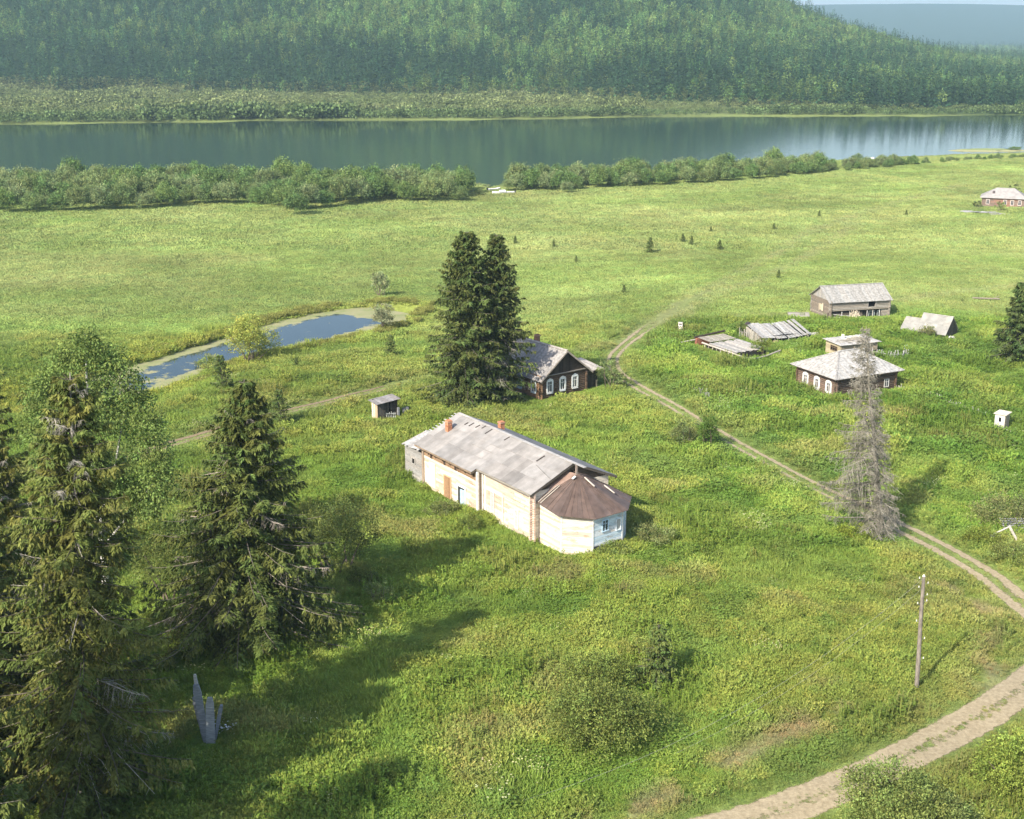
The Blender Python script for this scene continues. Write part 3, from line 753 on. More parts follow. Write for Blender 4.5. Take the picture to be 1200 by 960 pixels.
def near_foot(P, g=2.5):
    k = np.ones(len(P))
    for (ox, oy, c, s, x0, x1, y0, y1) in FOOT:
        u = (P[:, 0] - ox) * c + (P[:, 1] - oy) * s; v = -(P[:, 0] - ox) * s + (P[:, 1] - oy) * c
        d = np.hypot(np.maximum(np.maximum(x0 - u, u - x1), 0), np.maximum(np.maximum(y0 - v, v - y1), 0)); k = np.minimum(k, (.42 if x1 - x0 < 20 else 1.0) + .58 * S(d / g))
    return k
def in_foot(P):
    bad = np.zeros(len(P), bool)
    for (ox, oy, c, s, x0, x1, y0, y1) in FOOT:
        u = (P[:, 0] - ox) * c + (P[:, 1] - oy) * s; v = -(P[:, 0] - ox) * s + (P[:, 1] - oy) * c
        bad |= (u > x0) & (u < x1) & (v > y0) & (v < y1)
    return bad

# ------------------------------------------------------------------ building helpers
GREY = (.33, .31, .285); LGREY = (.46, .445, .42); PALE = (.74, .68, .57); BROWN = (.33, .20, .115); DKLOG = (.13, .085, .055); WHITE = (.70, .70, .68)
def foot(root, x0, x1, y0, y1):
    a_ = root.rotation_euler[2]; FOOT.append((root.location[0], root.location[1], math.cos(a_), math.sin(a_), x0, x1, y0, y1))
def plank_wall(mb, p0, p1, z0, z1, tf, pw=.19, th=.04, lr=(2, 4.2), top=None, miss=0.0):
    p0 = np.array(p0, float); p1 = np.array(p1, float); d = p1 - p0; L = np.hypot(*d); d /= L; n = np.array([d[1], -d[0]])
    z = z0
    while z < z1 - .02:
        h = min(pw * R_.uniform(.9, 1.1), z1 - z)
        a0, a1 = 0, L
        if top is not None: a0, a1 = top(z + h / 2, L)
        u = a0 - R_.uniform(0, 1.5)
        while u < a1:
            e = u + R_.uniform(*lr); ua, ub = max(u, a0), min(e - .012, a1)
            if ub - ua > .05 and R_.random() > miss:
                c = p0 + d * (ua + ub) / 2 + n * th * R_.uniform(.4, .75)
                tilt = R_.uniform(-.006, .006)
                mb.obox((c[0], c[1], z + h / 2), (d[0] * (ub - ua) / 2, d[1] * (ub - ua) / 2, tilt * (ub - ua) / 2), (n[0] * th / 2, n[1] * th / 2, .004), (0, 0, h / 2 - .004), tf(ua / L, (z - z0) / max(z1 - z0, .01)))
            u = e
        z += h
def vboards(mb, p0, p1, z0, ztop, tf, bw=.2, th=.03, miss=0.0):
    """vertical boards; ztop(u 0..1) gives the top height"""
    p0 = np.array(p0, float); p1 = np.array(p1, float); d = p1 - p0; L = np.hypot(*d); d /= L; n = np.array([d[1], -d[0]])
    k = max(1, int(L / bw)); w = L / k
    for i in range(k):
        if R_.random() < miss: continue
        u = (i + .5) / k; zt = ztop(u) + R_.uniform(-.02, .02)
        if zt - z0 < .06: continue
        c = p0 + d * (i + .5) * w + n * th * R_.uniform(.4, .7)
        mb.obox((c[0], c[1], (z0 + zt) / 2), (d[0] * w * .48, d[1] * w * .48, 0), (n[0] * th / 2, n[1] * th / 2, 0), (0, 0, (zt - z0) / 2), tf(u, 0))
def log_wall(mb, p0, p1, z0, z1, tf, r=.13, over=.28, off=0.0, gaps=()):
    p0 = np.array(p0, float); p1 = np.array(p1, float); d = p1 - p0; L = np.hypot(*d); d /= L
    z = z0 + r + off * r
    while z < z1:
        segs = [(-over, L + over)]
        for (g0, g1, ga, gb) in gaps:
            if ga < z < gb:
                ns = []
                for a_, b_ in segs:
                    if g0 > a_ and g1 < b_: ns += [(a_, g0), (g1, b_)]
                    else: ns.append((a_, b_))
                segs = ns
        for a_, b_ in segs:
            A = p0 + d * (a_ + R_.uniform(-.06, .06)); B = p0 + d * (b_ + R_.uniform(-.06, .06)); q = r * R_.uniform(.93, 1.07)
            mb.tube([(A[0], A[1], z), (B[0], B[1], z + R_.uniform(-.01, .01))], q, 9, tf(0, (z - z0) / (z1 - z0)))
        z += 2 * r * .93
def roof_cells(mb, A, E, U, cw, cl, tf, skip=0.0, th=.02, jit=.02, lap=.04, holes=(), ragged=0.0):
    """sheets or boards from eave corner A along E (eave vector) and up U (slope vector)"""
    A, E, U = (np.array(v, float) for v in (A, E, U)); Le, Lu = np.linalg.norm(E), np.linalg.norm(U); e = E / Le; u = U / Lu; n = np.cross(e, u)
    if n[2] < 0: n = -n
    ne = max(1, round(Le / cw)); nu = max(1, round(Lu / cl)); w = Le / ne; l = Lu / nu
    for i in range(ne):
        for j in range(nu):
            if R_.random() < skip or (i, j) in holes: continue
            ex = R_.uniform(-ragged, ragged) if j in (0, nu - 1) else 0
            l2 = l / 2 + lap / 2 + ex / 2
            c = A + e * (i + .5) * w + u * ((j + .5) * l) + n * (.012 + j * .008 + R_.uniform(0, .012)) + u * R_.uniform(-jit, jit)
            rot = R_.uniform(-jit, jit) * .5
            mb.obox(c, (e + u * rot) * (w / 2 + lap / 4), (u - e * rot + n * (-.008 / l)) * l2, n * th / 2, tf(i / ne, j / nu))
def window(root, p, d, n, zc, w, h, ft=WHITE, style='plain', trim=.11, pane_mat='glass', munt=(1, 1), name='window', boarded=None, label=None):
    """frame (part) with its pane (sub-part); p centre 2D, d along the wall, n outwards"""
    d = np.array([d[0], d[1], 0.]); n = np.array([n[0], n[1], 0.]); z = np.array([0, 0, 1.]); c = np.array([p[0], p[1], zc])
    mb = MB()
    for s_ in (-1, 1):
        mb.obox(c + d * s_ * (w / 2 + trim / 2) + n * .05, d * trim / 2, n * .03, z * (h / 2), jt(ft, .05))
    mb.obox(c - z * (h / 2 + trim / 2) + n * .055, d * (w / 2 + trim), n * .04, z * trim / 2, jt(ft, .05))
    mb.obox(c + z * (h / 2 + trim / 2) + n * .055, d * (w / 2 + trim), n * .035, z * trim / 2, jt(ft, .05))
    if style == 'carved':
        for s_ in (-1, 1):
            mb.obox(c + d * s_ * (w / 2 + trim * 1.5) + n * .048, d * trim * .4, n * .025, z * (h / 2 + trim * .6), jt(ft, .05))
        tp = c + z * (h / 2 + trim * 1.003) + n * .03
        pts = [tp + d * (w / 2 + trim * 1.6), tp + d * (w / 2 + trim * .9) + z * .12, tp + d * w * .2 + z * .24, tp + z * .30, tp - d * w * .2 + z * .24, tp - d * (w / 2 + trim * .9) + z * .12, tp - d * (w / 2 + trim * 1.6)]
        mb.prism(pts, n * .05, jt(ft, .04))
        mb.obox(c - z * (h / 2 + trim * 1.5) + n * .07, d * (w / 2 + trim * 1.5), n * .06, z * .035, jt(ft, .05))
    mx, my = munt
    for q in range(1, mx + 1): mb.obox(c + d * (q / (mx + 1) - .5) * w + n * .035, d * .025, n * .015, z * h / 2, ft)
    for q in range(1, my + 1): mb.obox(c + z * (h * (.5 - .32 * q)) + n * .034, d * w / 2, n * .013, z * .022, ft)
    f = mb.build(name, 'paint', root)
    if label: f['label'] = label
    pb = MB(); pb.obox(c + n * .012, d * w / 2, n * .006, z * h / 2, (.42, .42, .40)); pb.build('pane', pane_mat, f)
    if boarded:
        bb = MB(); k = int(w / .16)
        for q in range(k): bb.obox(c + d * ((q + .5) / k - .5) * w + n * .07, d * (w / k * .47), n * .012, z * h * R_.uniform(.49, .52), jt(boarded, .2))
        bb.build('boards', 'wood', f)
    return f
def chimney(root, x, y, z0, z1, w=.5, tint=(.45, .2, .11)):
    mb = MB(); z = z0
    while z < z1:
        s_ = .5 * w * R_.uniform(.97, 1.03); h = .1
        mb.box(x - s_, x + s_, y - s_, y + s_, z + .006, z + h, jt(tint, .2)); z += h
    mb.box(x - w * .46, x + w * .46, y - w * .46, y + w * .46, z0, z1 - .1, (.3, .2, .15))
    mb.box(x - w * .6, x + w * .6, y - w * .6, y + w * .6, z1 - .12, z1, jt((.4, .24, .16)))
    return mb.build('chimney', 'brick', root)
def rot2(a): return np.array([math.cos(a), math.sin(a)]), np.array([-math.sin(a), math.cos(a)])

# ------------------------------------------------------------------ the long whitewashed timber building with a rounded end
def church():
    ang = math.radians(-55.2)
    root = thing('timber_chapel', 'long whitewashed timber building with grey roof and brown tin rounded end in the meadow', 'building', (1.51, 106.93, 0.0), ang)
    foot(root, -21.8, 4.9, .35, 9.2)
    ZR, YR = 6.9, 4.7                                # ridge
    slope = (ZR - 4.86) / 4.65
    core = MB()
    core.prism([(-18.2, 0.12, -.6), (-8.2, 0.12, -.6), (-8.2, 9.3, -.6), (-18.2, 9.3, -.6)], (0, 0, 5.1), (.2, .16, .12))
    core.prism([(-8.25, .57, -.6), (-.05, .57, -.6), (-.05, 9.0, -.6), (-8.25, 9.0, -.6)], (0, 0, 5.4), (.2, .16, .12))
    core.build('wall_core', 'wood', root)
    w = MB()
    def ref_t(u, v):
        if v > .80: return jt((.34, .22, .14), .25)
        r = fbm(u * 10, v * 4, 1.3, 2, 61)
        if v > .70 and R_.random() < .5: return jt((.62, .50, .38), .15)
        return jt((.66, .60, .50) if r > .45 else (.53, .42, .32), .15)
    plank_wall(w, (-18.3, .1), (-8.3, .1), -.5, 4.35, ref_t, pw=.2)
    plank_wall(w, (-18.3, 9.4), (-18.3, .1), -.5, 4.5, lambda u, v: jt(GREY, .2), pw=.22)
    plank_wall(w, (-8.3, 9.4), (-18.3, 9.4), -.5, 4.4, lambda u, v: jt(GREY, .2), pw=.22)
    def nave_t(u, v):
        r = float(fbm(u * 9 + 3, v * 5, 1.2, 3, 62))
        return jt((.68, .62, .53) if r > .44 else (.54, .44, .35), .13)
    w2 = MB()
    plank_wall(w2, (-8.3, .55), (0, .55), -.5, 5.05, nave_t, pw=.21, lr=(3, 8))
    plank_wall(w2, (0, .55), (0, 9.0), -.5, 4.9, lambda u, v: jt((.68, .60, .5), .1), pw=.21, lr=(3, 9))
    gab = lambda z, L: ((z - 4.9) / slope * 1.0, L - (z - 4.9) / slope * 1.0)
    plank_wall(w2, (-.12, .35), (-.12, 9.05), 4.9, 6.75, lambda u, v: jt((.12, .09, .065), .25), pw=.2, top=gab)
    plank_wall(w2, (0, 9.0), (-8.3, 9.0), -.5, 5.0, lambda u, v: jt(GREY, .15), pw=.21)
    w.build('wall', 'limewash', root); w2.build('wall', 'limewash', root)
    # corner log ends and corner boards
    c = MB()
    z = -.3
    while z < 4.8:
        c.tube([(-.02, .35, z), (-.02, .05, z + .01)], .11, 7, jt((.62, .47, .38), .15)); c.tube([(-.2, .42, z + .11), (.34, .42, z + .11)], .11, 7, jt((.62, .47, .38), .15)); z += .225
    c.build('log_ends', 'wood', root)
    cb = MB()
    for x, y, zz, t_ in [(-8.42, .0, 4.5, WHITE), (-8.18, .44, 4.9, (.7, .66, .6)), (-18.25, -.02, 4.3, (.32, .25, .19)), (-7.75, .47, 4.9, (.74, .70, .64))]:
        cb.box(x - .12, x + .12, y - .05, y + .05, -.4, zz, t_)
    cb.box(-8.5, -8.26, .06, .55, -.4, 4.5, (.6, .56, .5))
    cb.box(-18.3, -8.5, .02, .07, 3.28, 3.42, (.66, .58, .48))
    cb.box(-8.2, -.2, .46, .53, 4.72, 4.95, (.66, .62, .55))
    for q in range(7): cb.box(-17.3 + q * 1.35, -17.15 + q * 1.35, -.12, .1, 3.88, 4.08, jt((.2, .14, .09), .3))
    for x in (-16.9, -14.4, -12.4): cb.box(x, x + .28, -.02, .06, 3.55, 4.05, (.07, .05, .04))
    cb.build('corner_boards', 'paint', root)
    d, n = (1, 0), (0, -1)
    window(root, (-16.55, .05), d, n, 1.9, 1.0, 2.3, (.74, .66, .52), munt=(0, 0), boarded=(.72, .60, .44), label='boarded window painted pale')
    window(root, (-13.75, .05), d, n, 1.35, 1.15, 2.3, (.60, .40, .24), munt=(0, 0), boarded=(.30, .18, .10), label='window closed with raw brown boards')
    # doorway with leaning bluish leaf
    dm = MB(); dm.box(-11.75, -10.55, -.015, .05, -.3, 2.1, (.03, .03, .03)); dm.box(-11.9, -11.75, -.06, .05, -.3, 2.2, (.62, .6, .55)); dm.box(-10.55, -10.4, -.06, .05, -.3, 2.2, WHITE); dm.box(-12.0, -10.3, -.07, .04, 2.15, 2.35, WHITE)
    df = dm.build('doorway', 'paint', root)
    lf = MB(); vboards(lf, (-11.25, -.1), (-10.6, -.04), -.3, lambda u: 2.0, lambda u, v: jt((.42, .55, .66), .12), bw=.16); lf.build('door_leaf', 'paint', df)
    window(root, (-6.5, .5), d, n, 2.0, .42, 1.9, (.66, .64, .60), munt=(0, 0), trim=.06, pane_mat='paint' if False else 'wood', label='narrow boarded grey window')
    window(root, (-2.6, .5), d, n, 1.5, .5, 1.7, (.80, .77, .70), munt=(0, 1), trim=.06, pane_mat='paint', label='whitewashed over window')
    fr_ = MB(); fr_.box(-4.9, -1.3, .43, .49, 3.05, 3.2, (.62, .52, .42)); fr_.box(-4.9, -4.75, .43, .49, .5, 3.05, (.72, .64, .54)); fr_.build('wall_trim', 'paint', root)
    # main roof
    r = MB()
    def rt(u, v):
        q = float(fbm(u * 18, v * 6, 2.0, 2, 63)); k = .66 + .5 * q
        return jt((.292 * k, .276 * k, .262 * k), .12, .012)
    sag = 0.0
    def P(x, y): return np.array([x, y, ZR - abs(y - YR) * slope])
    y_n, y_r = -.05, -.62
    A = P(-8.45, y_n); r_h = [(4, 2), (8, 3)]
    roof_cells(r, A, P(.35, y_n) - A, P(-8.45, YR) - A, .98, 1.72, rt, jit=.015, holes=())
    A = P(-19.0, y_r); roof_cells(r, A, P(-8.45, y_r) - A, P(-19.0, YR) - A, .98, 1.75, rt, jit=.02, skip=.0)
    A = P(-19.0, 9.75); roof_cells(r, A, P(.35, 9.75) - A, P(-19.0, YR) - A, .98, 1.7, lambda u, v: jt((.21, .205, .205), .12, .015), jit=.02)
    # slipped sheets, open slots and ridge caps
    def on(x, y, lift=.06): q = P(x, y); return np.array([q[0], q[1], q[2] + lift])
    for x, y, l in [(-3.4, 3.25, .9), (-14.6, 3.9, .5), (-13.8, 4.1, .5), (-15.6, 3.75, .6), (-16.3, 3.7, .4), (-12.6, 3.7, .8), (-9.6, 3.9, .6)]:
        a_ = on(x, y, .045); b_ = on(x + .1, y + l, .045); r.beam(a_, b_, .2, .02, (.05, .04, .035), up=(0, -slope, 1))
    r.beam(on(-3.0, 2.9), on(.2, 2.2), .05, .03, (.2, .19, .18)); r.beam(on(-12.5, 2.1), on(-9, 2.1), .04, .02, (.3, .28, .26))
    for x in np.arange(-18.9, .2, 1.9):
        r.obox(P(x + .95, YR) + (0, 0, .05), (.97, 0, 0), (0, .17, -.0), (0, 0, .02), jt((.42, .4, .38), .12))
    for q in range(13):    # bare board ends at the left gable
        y = .2 + q * .36; e = R_.uniform(.25, .75); a_ = on(-19.0, y, -.03); r.beam(a_, a_ - (e, 0, 0), .15, .03, jt(LGREY, .2))
    r.build('roof', 'roof', root)
    e = MB()       # eaves, fascia boards and dark soffits
    e.beam(P(.32, -.1) - (0, 0, .12), P(.32, YR) - (0, 0, .12), .05, .2, (.10, .085, .07), up=(0, -slope, 1)); e.beam(P(.32, YR) - (0, 0, .12), P(.32, 9.8) - (0, 0, .12), .05, .2, (.12, .10, .08), up=(0, slope, 1))
    e.beam(P(-8.4, y_n) - (0, 0, .1), P(.3, y_n) - (0, 0, .1), .05, .14, (.3, .27, .23)); e.beam(P(-18.9, y_r) - (0, 0, .1), P(-8.5, y_r) - (0, 0, .1), .05, .14, (.27, .2, .14))
    e.beam(P(-8.47, y_r) - (0, 0, .1), P(-8.47, .6) - (0, 0, .1), .05, .2, (.15, .12, .09), up=(0, -slope, 1))
    for x0, x1, ya, yb in [(-8.4, .28, y_n + .03, YR), (-18.9, -8.5, y_r + .03, YR), (-18.9, .28, YR, 9.7)]:
        e.slab([P(x0, ya) - (0, 0, .06), P(x1, ya) - (0, 0, .06), P(x1, yb) - (0, 0, .06), P(x0, yb) - (0, 0, .06)], .06, (.16, .12, .09))
    e.build('roof_boarding', 'wood', root)
    ch = chimney(root, -17.2, 2.4, ZR - 2.3 * slope - .3, ZR - 2.3 * slope + 1.0, .5); ch['label'] = 'orange brick chimney on the near slope'
    ch = chimney(root, -14.9, 7.2, ZR - 2.5 * slope - .3, ZR - 2.5 * slope + .75, .5); ch['label'] = 'short orange brick chimney on the far slope'
    # polygonal end
    pts = [(0, 1.15), (3.35, 1.15), (5.3, 3.1), (5.15, 6.5), (3.3, 8.4), (0, 8.4)]
    ap = MB()
    ap.prism([(x * .97 - .02, 4.7 + (y - 4.7) * .97, -.6) for x, y in pts], (0, 0, 4.4), (.5, .45, .4)); ap.build('wall_core', 'wood', root)
    aw = MB()
    def at_(u, v): return jt((.68, .63, .54) if R_.random() > .25 else (.55, .46, .37), .11)
    def ab_(u, v): return jt((.56, .66, .72) if R_.random() > .3 else (.75, .77, .78), .07)  # faces turned from the sun: bluish shade put into the white plank colour
    plank_wall(aw, pts[0], pts[1], -.5, 3.72, at_, pw=.2, lr=(4, 9)); plank_wall(aw, pts[1], pts[2], -.5, 3.72, at_, pw=.2, lr=(4, 9))
    plank_wall(aw, pts[2], pts[3], -.5, 3.72, ab_, pw=.2, lr=(4, 9)); plank_wall(aw, pts[3], pts[4], -.5, 3.72, ab_, pw=.2, lr=(4, 9)); plank_wall(aw, pts[4], pts[5], -.5, 3.72, ab_, pw=.2, lr=(4, 9))
    for x, y in pts[1:5]: aw.box(x - .07, x + .07, y - .07, y + .07, -.4, 3.75, WHITE)
    for a_, b_ in zip(pts[:4], pts[1:5]):
        aw.beam((a_[0] + .02, a_[1] - .03, 3.66), (b_[0] + .04, b_[1] - .03, 3.66), .1, .16, (.62, .72, .80))
    aw.build('rounded_end_wall', 'limewash', root)
    dd = np.array(pts[3]) - np.array(pts[2]); dd = dd / np.hypot(*dd); nn = np.array([dd[1], -dd[0]]); mid = (np.array(pts[2]) + np.array(pts[3])) / 2
    window(root, mid - dd * .35 + nn * .04, dd, nn, 2.55, .6, .95, (.5, .66, .8), trim=.09, munt=(1, 1), label='small blue framed window')
    window(root, mid + dd * 1.2 + nn * .04, dd, nn, 2.3, .45, 1.0, (.72, .8, .86), trim=.07, munt=(0, 0), pane_mat='paint', label='blind pale blue window')
    for s_ in (-1.35, 1.25):
        vt = MB(); c_ = mid + dd * s_ + nn * .06; vt.obox((c_[0], c_[1], .55), (dd[0] * .3, dd[1] * .3, 0), (nn[0] * .03, nn[1] * .03, 0), (0, 0, .28), (.05, .05, .055)); vt.build('vent_hatch', 'wood', root)
    ar = MB(); apex = np.array([1.0, 4.75, 6.05]); eave = [(-.2, .75), (3.5, .62), (5.85, 2.95), (5.72, 6.7), (3.5, 8.95), (-.2, 8.9)]
    eh = [3.95, 3.72, 3.62, 3.62, 3.72, 3.95]
    E3 = [np.array([x, y, z]) for (x, y), z in zip(eave, eh)]
    E3 = [np.array([-.15, .75, 3.95])] + E3[1:]
    back = [np.array([-.1, 3.2, 5.9]), np.array([-.1, 6.3, 5.9])]
    strips = list(zip(E3[:-1], E3[1:]))
    for a_, b_ in strips:
        k = max(3, int(np.linalg.norm(b_ - a_) / .55)); k0 = jt((.118, .083, .068), .25)
        for q in range(k):
            p0 = a_ + (b_ - a_) * q / k; p1 = a_ + (b_ - a_) * (q + 1) / k
            a0 = apex + (p0 - apex) * .0; nm = np.cross(p1 - p0, apex - p0); nm /= np.linalg.norm(nm)
            if nm[2] < 0: nm = -nm
            ar.slab([p0, p1, apex], .03, jt(k0, .16))
            if R_.random() < .5: ar.beam(p0 + nm * .015, apex + nm * .015, .03, .03, jt(k0, .25))
    ar.slab([E3[0], apex, np.array([-.1, 4.2, 6.1]), np.array([-.1, 2.2, 5.0])], .03, jt((.22, .15, .12)))
    ar.slab([apex, E3[-1], np.array([-.1, 7.2, 5.0]), np.array([-.1, 4.8, 6.1])], .03, jt((.2, .14, .11)))
    for x in (0.25, .6, .95): ar.beam((x - .3, .78, 4.0), (x * .7, 2.9, 5.2), .1, .03, jt((.42, .38, .33), .1))
    ar.beam((.9, 4.6, 5.9), (.9, 4.6, 6.9), .16, .16, (.27, .22, .19)); ar.beam((1.25, 4.2, 6.02), (1.2, 3.9, 5.8), .3, .02, (.62, .62, .6))
    ar.beam((1.7, 4.9, 5.9), (2.9, 5.1, 5.35), .13, .04, (.68, .58, .48)); ar.beam((2.9, 6.2, 5.25), (3.9, 6.6, 4.7), .13, .04, (.68, .58, .48))
    ar.build('tin_roof', 'rust', root)
    # lean-to of grey boards at the left end
    an = MB(); gt = lambda u, v: jt((.30, .285, .27), .2)
    an.box(-21.9, -18.5, .2, 5.0, -.5, 3.4, (.12, .11, .1))
    plank_wall(an, (-22, .1), (-18.5, .1), -.5, 3.55, gt, pw=.22); plank_wall(an, (-22, 5.1), (-22, .1), -.5, 3.7, gt, pw=.22)
    an.box(-18.52, -18.36, -.02, .12, -.4, 3.9, (.25, .18, .12)); an.build('lean_to_wall', 'wood', root)
    window(root, (-20.25, .05), d, n, 2.3, .5, .55, (.42, .40, .37), trim=.05, munt=(0, 0), pane_mat='dark', label='small square opening in the lean-to')
    an2 = MB(); A = np.array([-22.25, -.15, 3.62]); roof_cells(an2, A, (3.7, 0, .25), (0, 3.0, .95), .3, 3.1, lambda u, v: jt((.36, .345, .33), .2), th=.03, jit=.05, ragged=.3)
    A = np.array([-22.25, 5.4, 3.7]); roof_cells(an2, A, (3.7, 0, .2), (0, -2.6, .85), .3, 2.7, lambda u, v: jt((.4, .39, .38), .14), th=.03, jit=.05, ragged=.3)
    an2.build('lean_to_roof', 'roofwood', root)
church()

# ------------------------------------------------------------------ dark log house
def gable_house(root, W, D, hw, hr, over, wall_t, roof_t, gable_t, front_ridge=True): pass
def log_house():
    o = G(633.7, 468); root = thing('log_house', 'dark brown log house with three white framed gable windows beside the twin spruces', 'house', (o[0], o[1], o[2] - .1), math.radians(37.8))
    W, D, H, R = 7.4, 11.0, 3.05, 5.95
    foot(root, -.5, W + 3, -.3, D + .3)
    core = MB(); core.box(.12, W - .12, .12, D - .12, -.6, H, (.05, .035, .025)); core.build('wall_core', 'wood', root)
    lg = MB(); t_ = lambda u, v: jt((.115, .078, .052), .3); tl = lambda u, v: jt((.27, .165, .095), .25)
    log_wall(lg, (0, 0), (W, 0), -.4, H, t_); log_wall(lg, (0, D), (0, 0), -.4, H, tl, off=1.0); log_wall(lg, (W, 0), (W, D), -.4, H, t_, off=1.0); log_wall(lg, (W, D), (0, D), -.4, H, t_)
    lg.build('log_wall', 'wood', root)
    fd = MB(); fd.box(-.25, .15, -.25, D, -.5, .05, (.50, .38, .25)); fd.box(-.2, W + .2, -.22, .1, -.5, -.02, (.16, .12, .09)); fd.build('foundation_beam', 'wood', root)
    k = (R - H) / (W / 2)
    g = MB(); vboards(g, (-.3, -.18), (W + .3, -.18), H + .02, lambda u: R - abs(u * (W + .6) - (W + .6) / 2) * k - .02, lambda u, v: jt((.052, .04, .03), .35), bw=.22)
    g.box(-.4, W + .4, -.35, -.12, H - .05, H + .06, (.26, .23, .2)); g.build('gable_boards', 'wood', root)
    r = MB(); ov = .65
    zl = H - ov * k
    def sh(u, v): return jt((.27, .255, .245), .14, .02)
    A = np.array([-ov, -.75, zl + .03]); roof_cells(r, A, (0, D + 1.4, 0), (W / 2 + ov, 0, (W / 2 + ov) * k), .3, 2.4, sh, th=.03, jit=.03, ragged=.08)
    A = np.array([W + ov, -.75, zl + .03]); roof_cells(r, A, (0, D + 1.4, 0), (-W / 2 - ov, 0, (W / 2 + ov) * k), .3, 2.4, lambda u, v: jt((.28, .26, .245), .16), th=.03, jit=.03, ragged=.08)
    r.beam((W / 2 - .12, -.78, R + .1), (W / 2 - .12, D + .65, R + .1), .22, .03, (.36, .33, .3), up=(-k, 0, 1)); r.beam((W / 2 + .12, -.78, R + .1), (W / 2 + .12, D + .65, R + .1), .22, .03, (.24, .22, .2), up=(k, 0, 1))
    for s_, x0 in ((1, -ov), (-1, W + ov)):
        r.beam((x0, -.78, zl - .04), (W / 2, -.78, R - .04), .05, .2, (.37, .31, .26), up=(-k * s_, 0, 1))
        r.slab([(x0 + .05 * s_, -.7, zl + .02), (W / 2, -.7, R - .0), (W / 2, D + .6, R - .0), (x0 + .05 * s_, D + .6, zl + .02)], .05, (.09, .065, .05))
    r.build('roof', 'roofwood', root)
    for x in (1.35, 3.45, 5.5): window(root, (x, -.11), (1, 0), (0, -1), 1.55, .62, 1.35, WHITE, 'carved', trim=.13)
    for y in (1.3, 4.2, 7.0): window(root, (-.1, y), (0, -1), (-1, 0), 1.55, .62, 1.35, (.7, .78, .82), 'carved', trim=.13)
    # porch on the right: low shed roof over dark boards
    p = MB(); p.box(W + .15, W + 2.6, .7, 4.2, -.4, 2.35, (.05, .045, .035)); vboards(p, (W + .15, .6), (W + 2.6, .6), -.4, lambda u: 2.3, lambda u, v: jt((.07, .06, .045), .3)); p.box(W + .1, W + .3, .1, .6, -.4, 2.7, (.2, .14, .1)); p.box(W + 2.1, W + 2.25, .2, .35, -.4, 1.0, (.42, .36, .26)); p.build('porch_wall', 'wood', root)
    pr = MB(); roof_cells(pr, (W + .1, -.2, 2.55), (3.1, 0, -.1), (0, 4.8, .5), .3, 5, lambda u, v: jt((.40, .36, .32), .15), th=.04, jit=.04); pr.build('porch_roof', 'roofwood', root)
    ch = chimney(root, W / 2 + .9, 6.5, R - 1.2, R + .65, .55, (.3, .16, .1))
log_house()

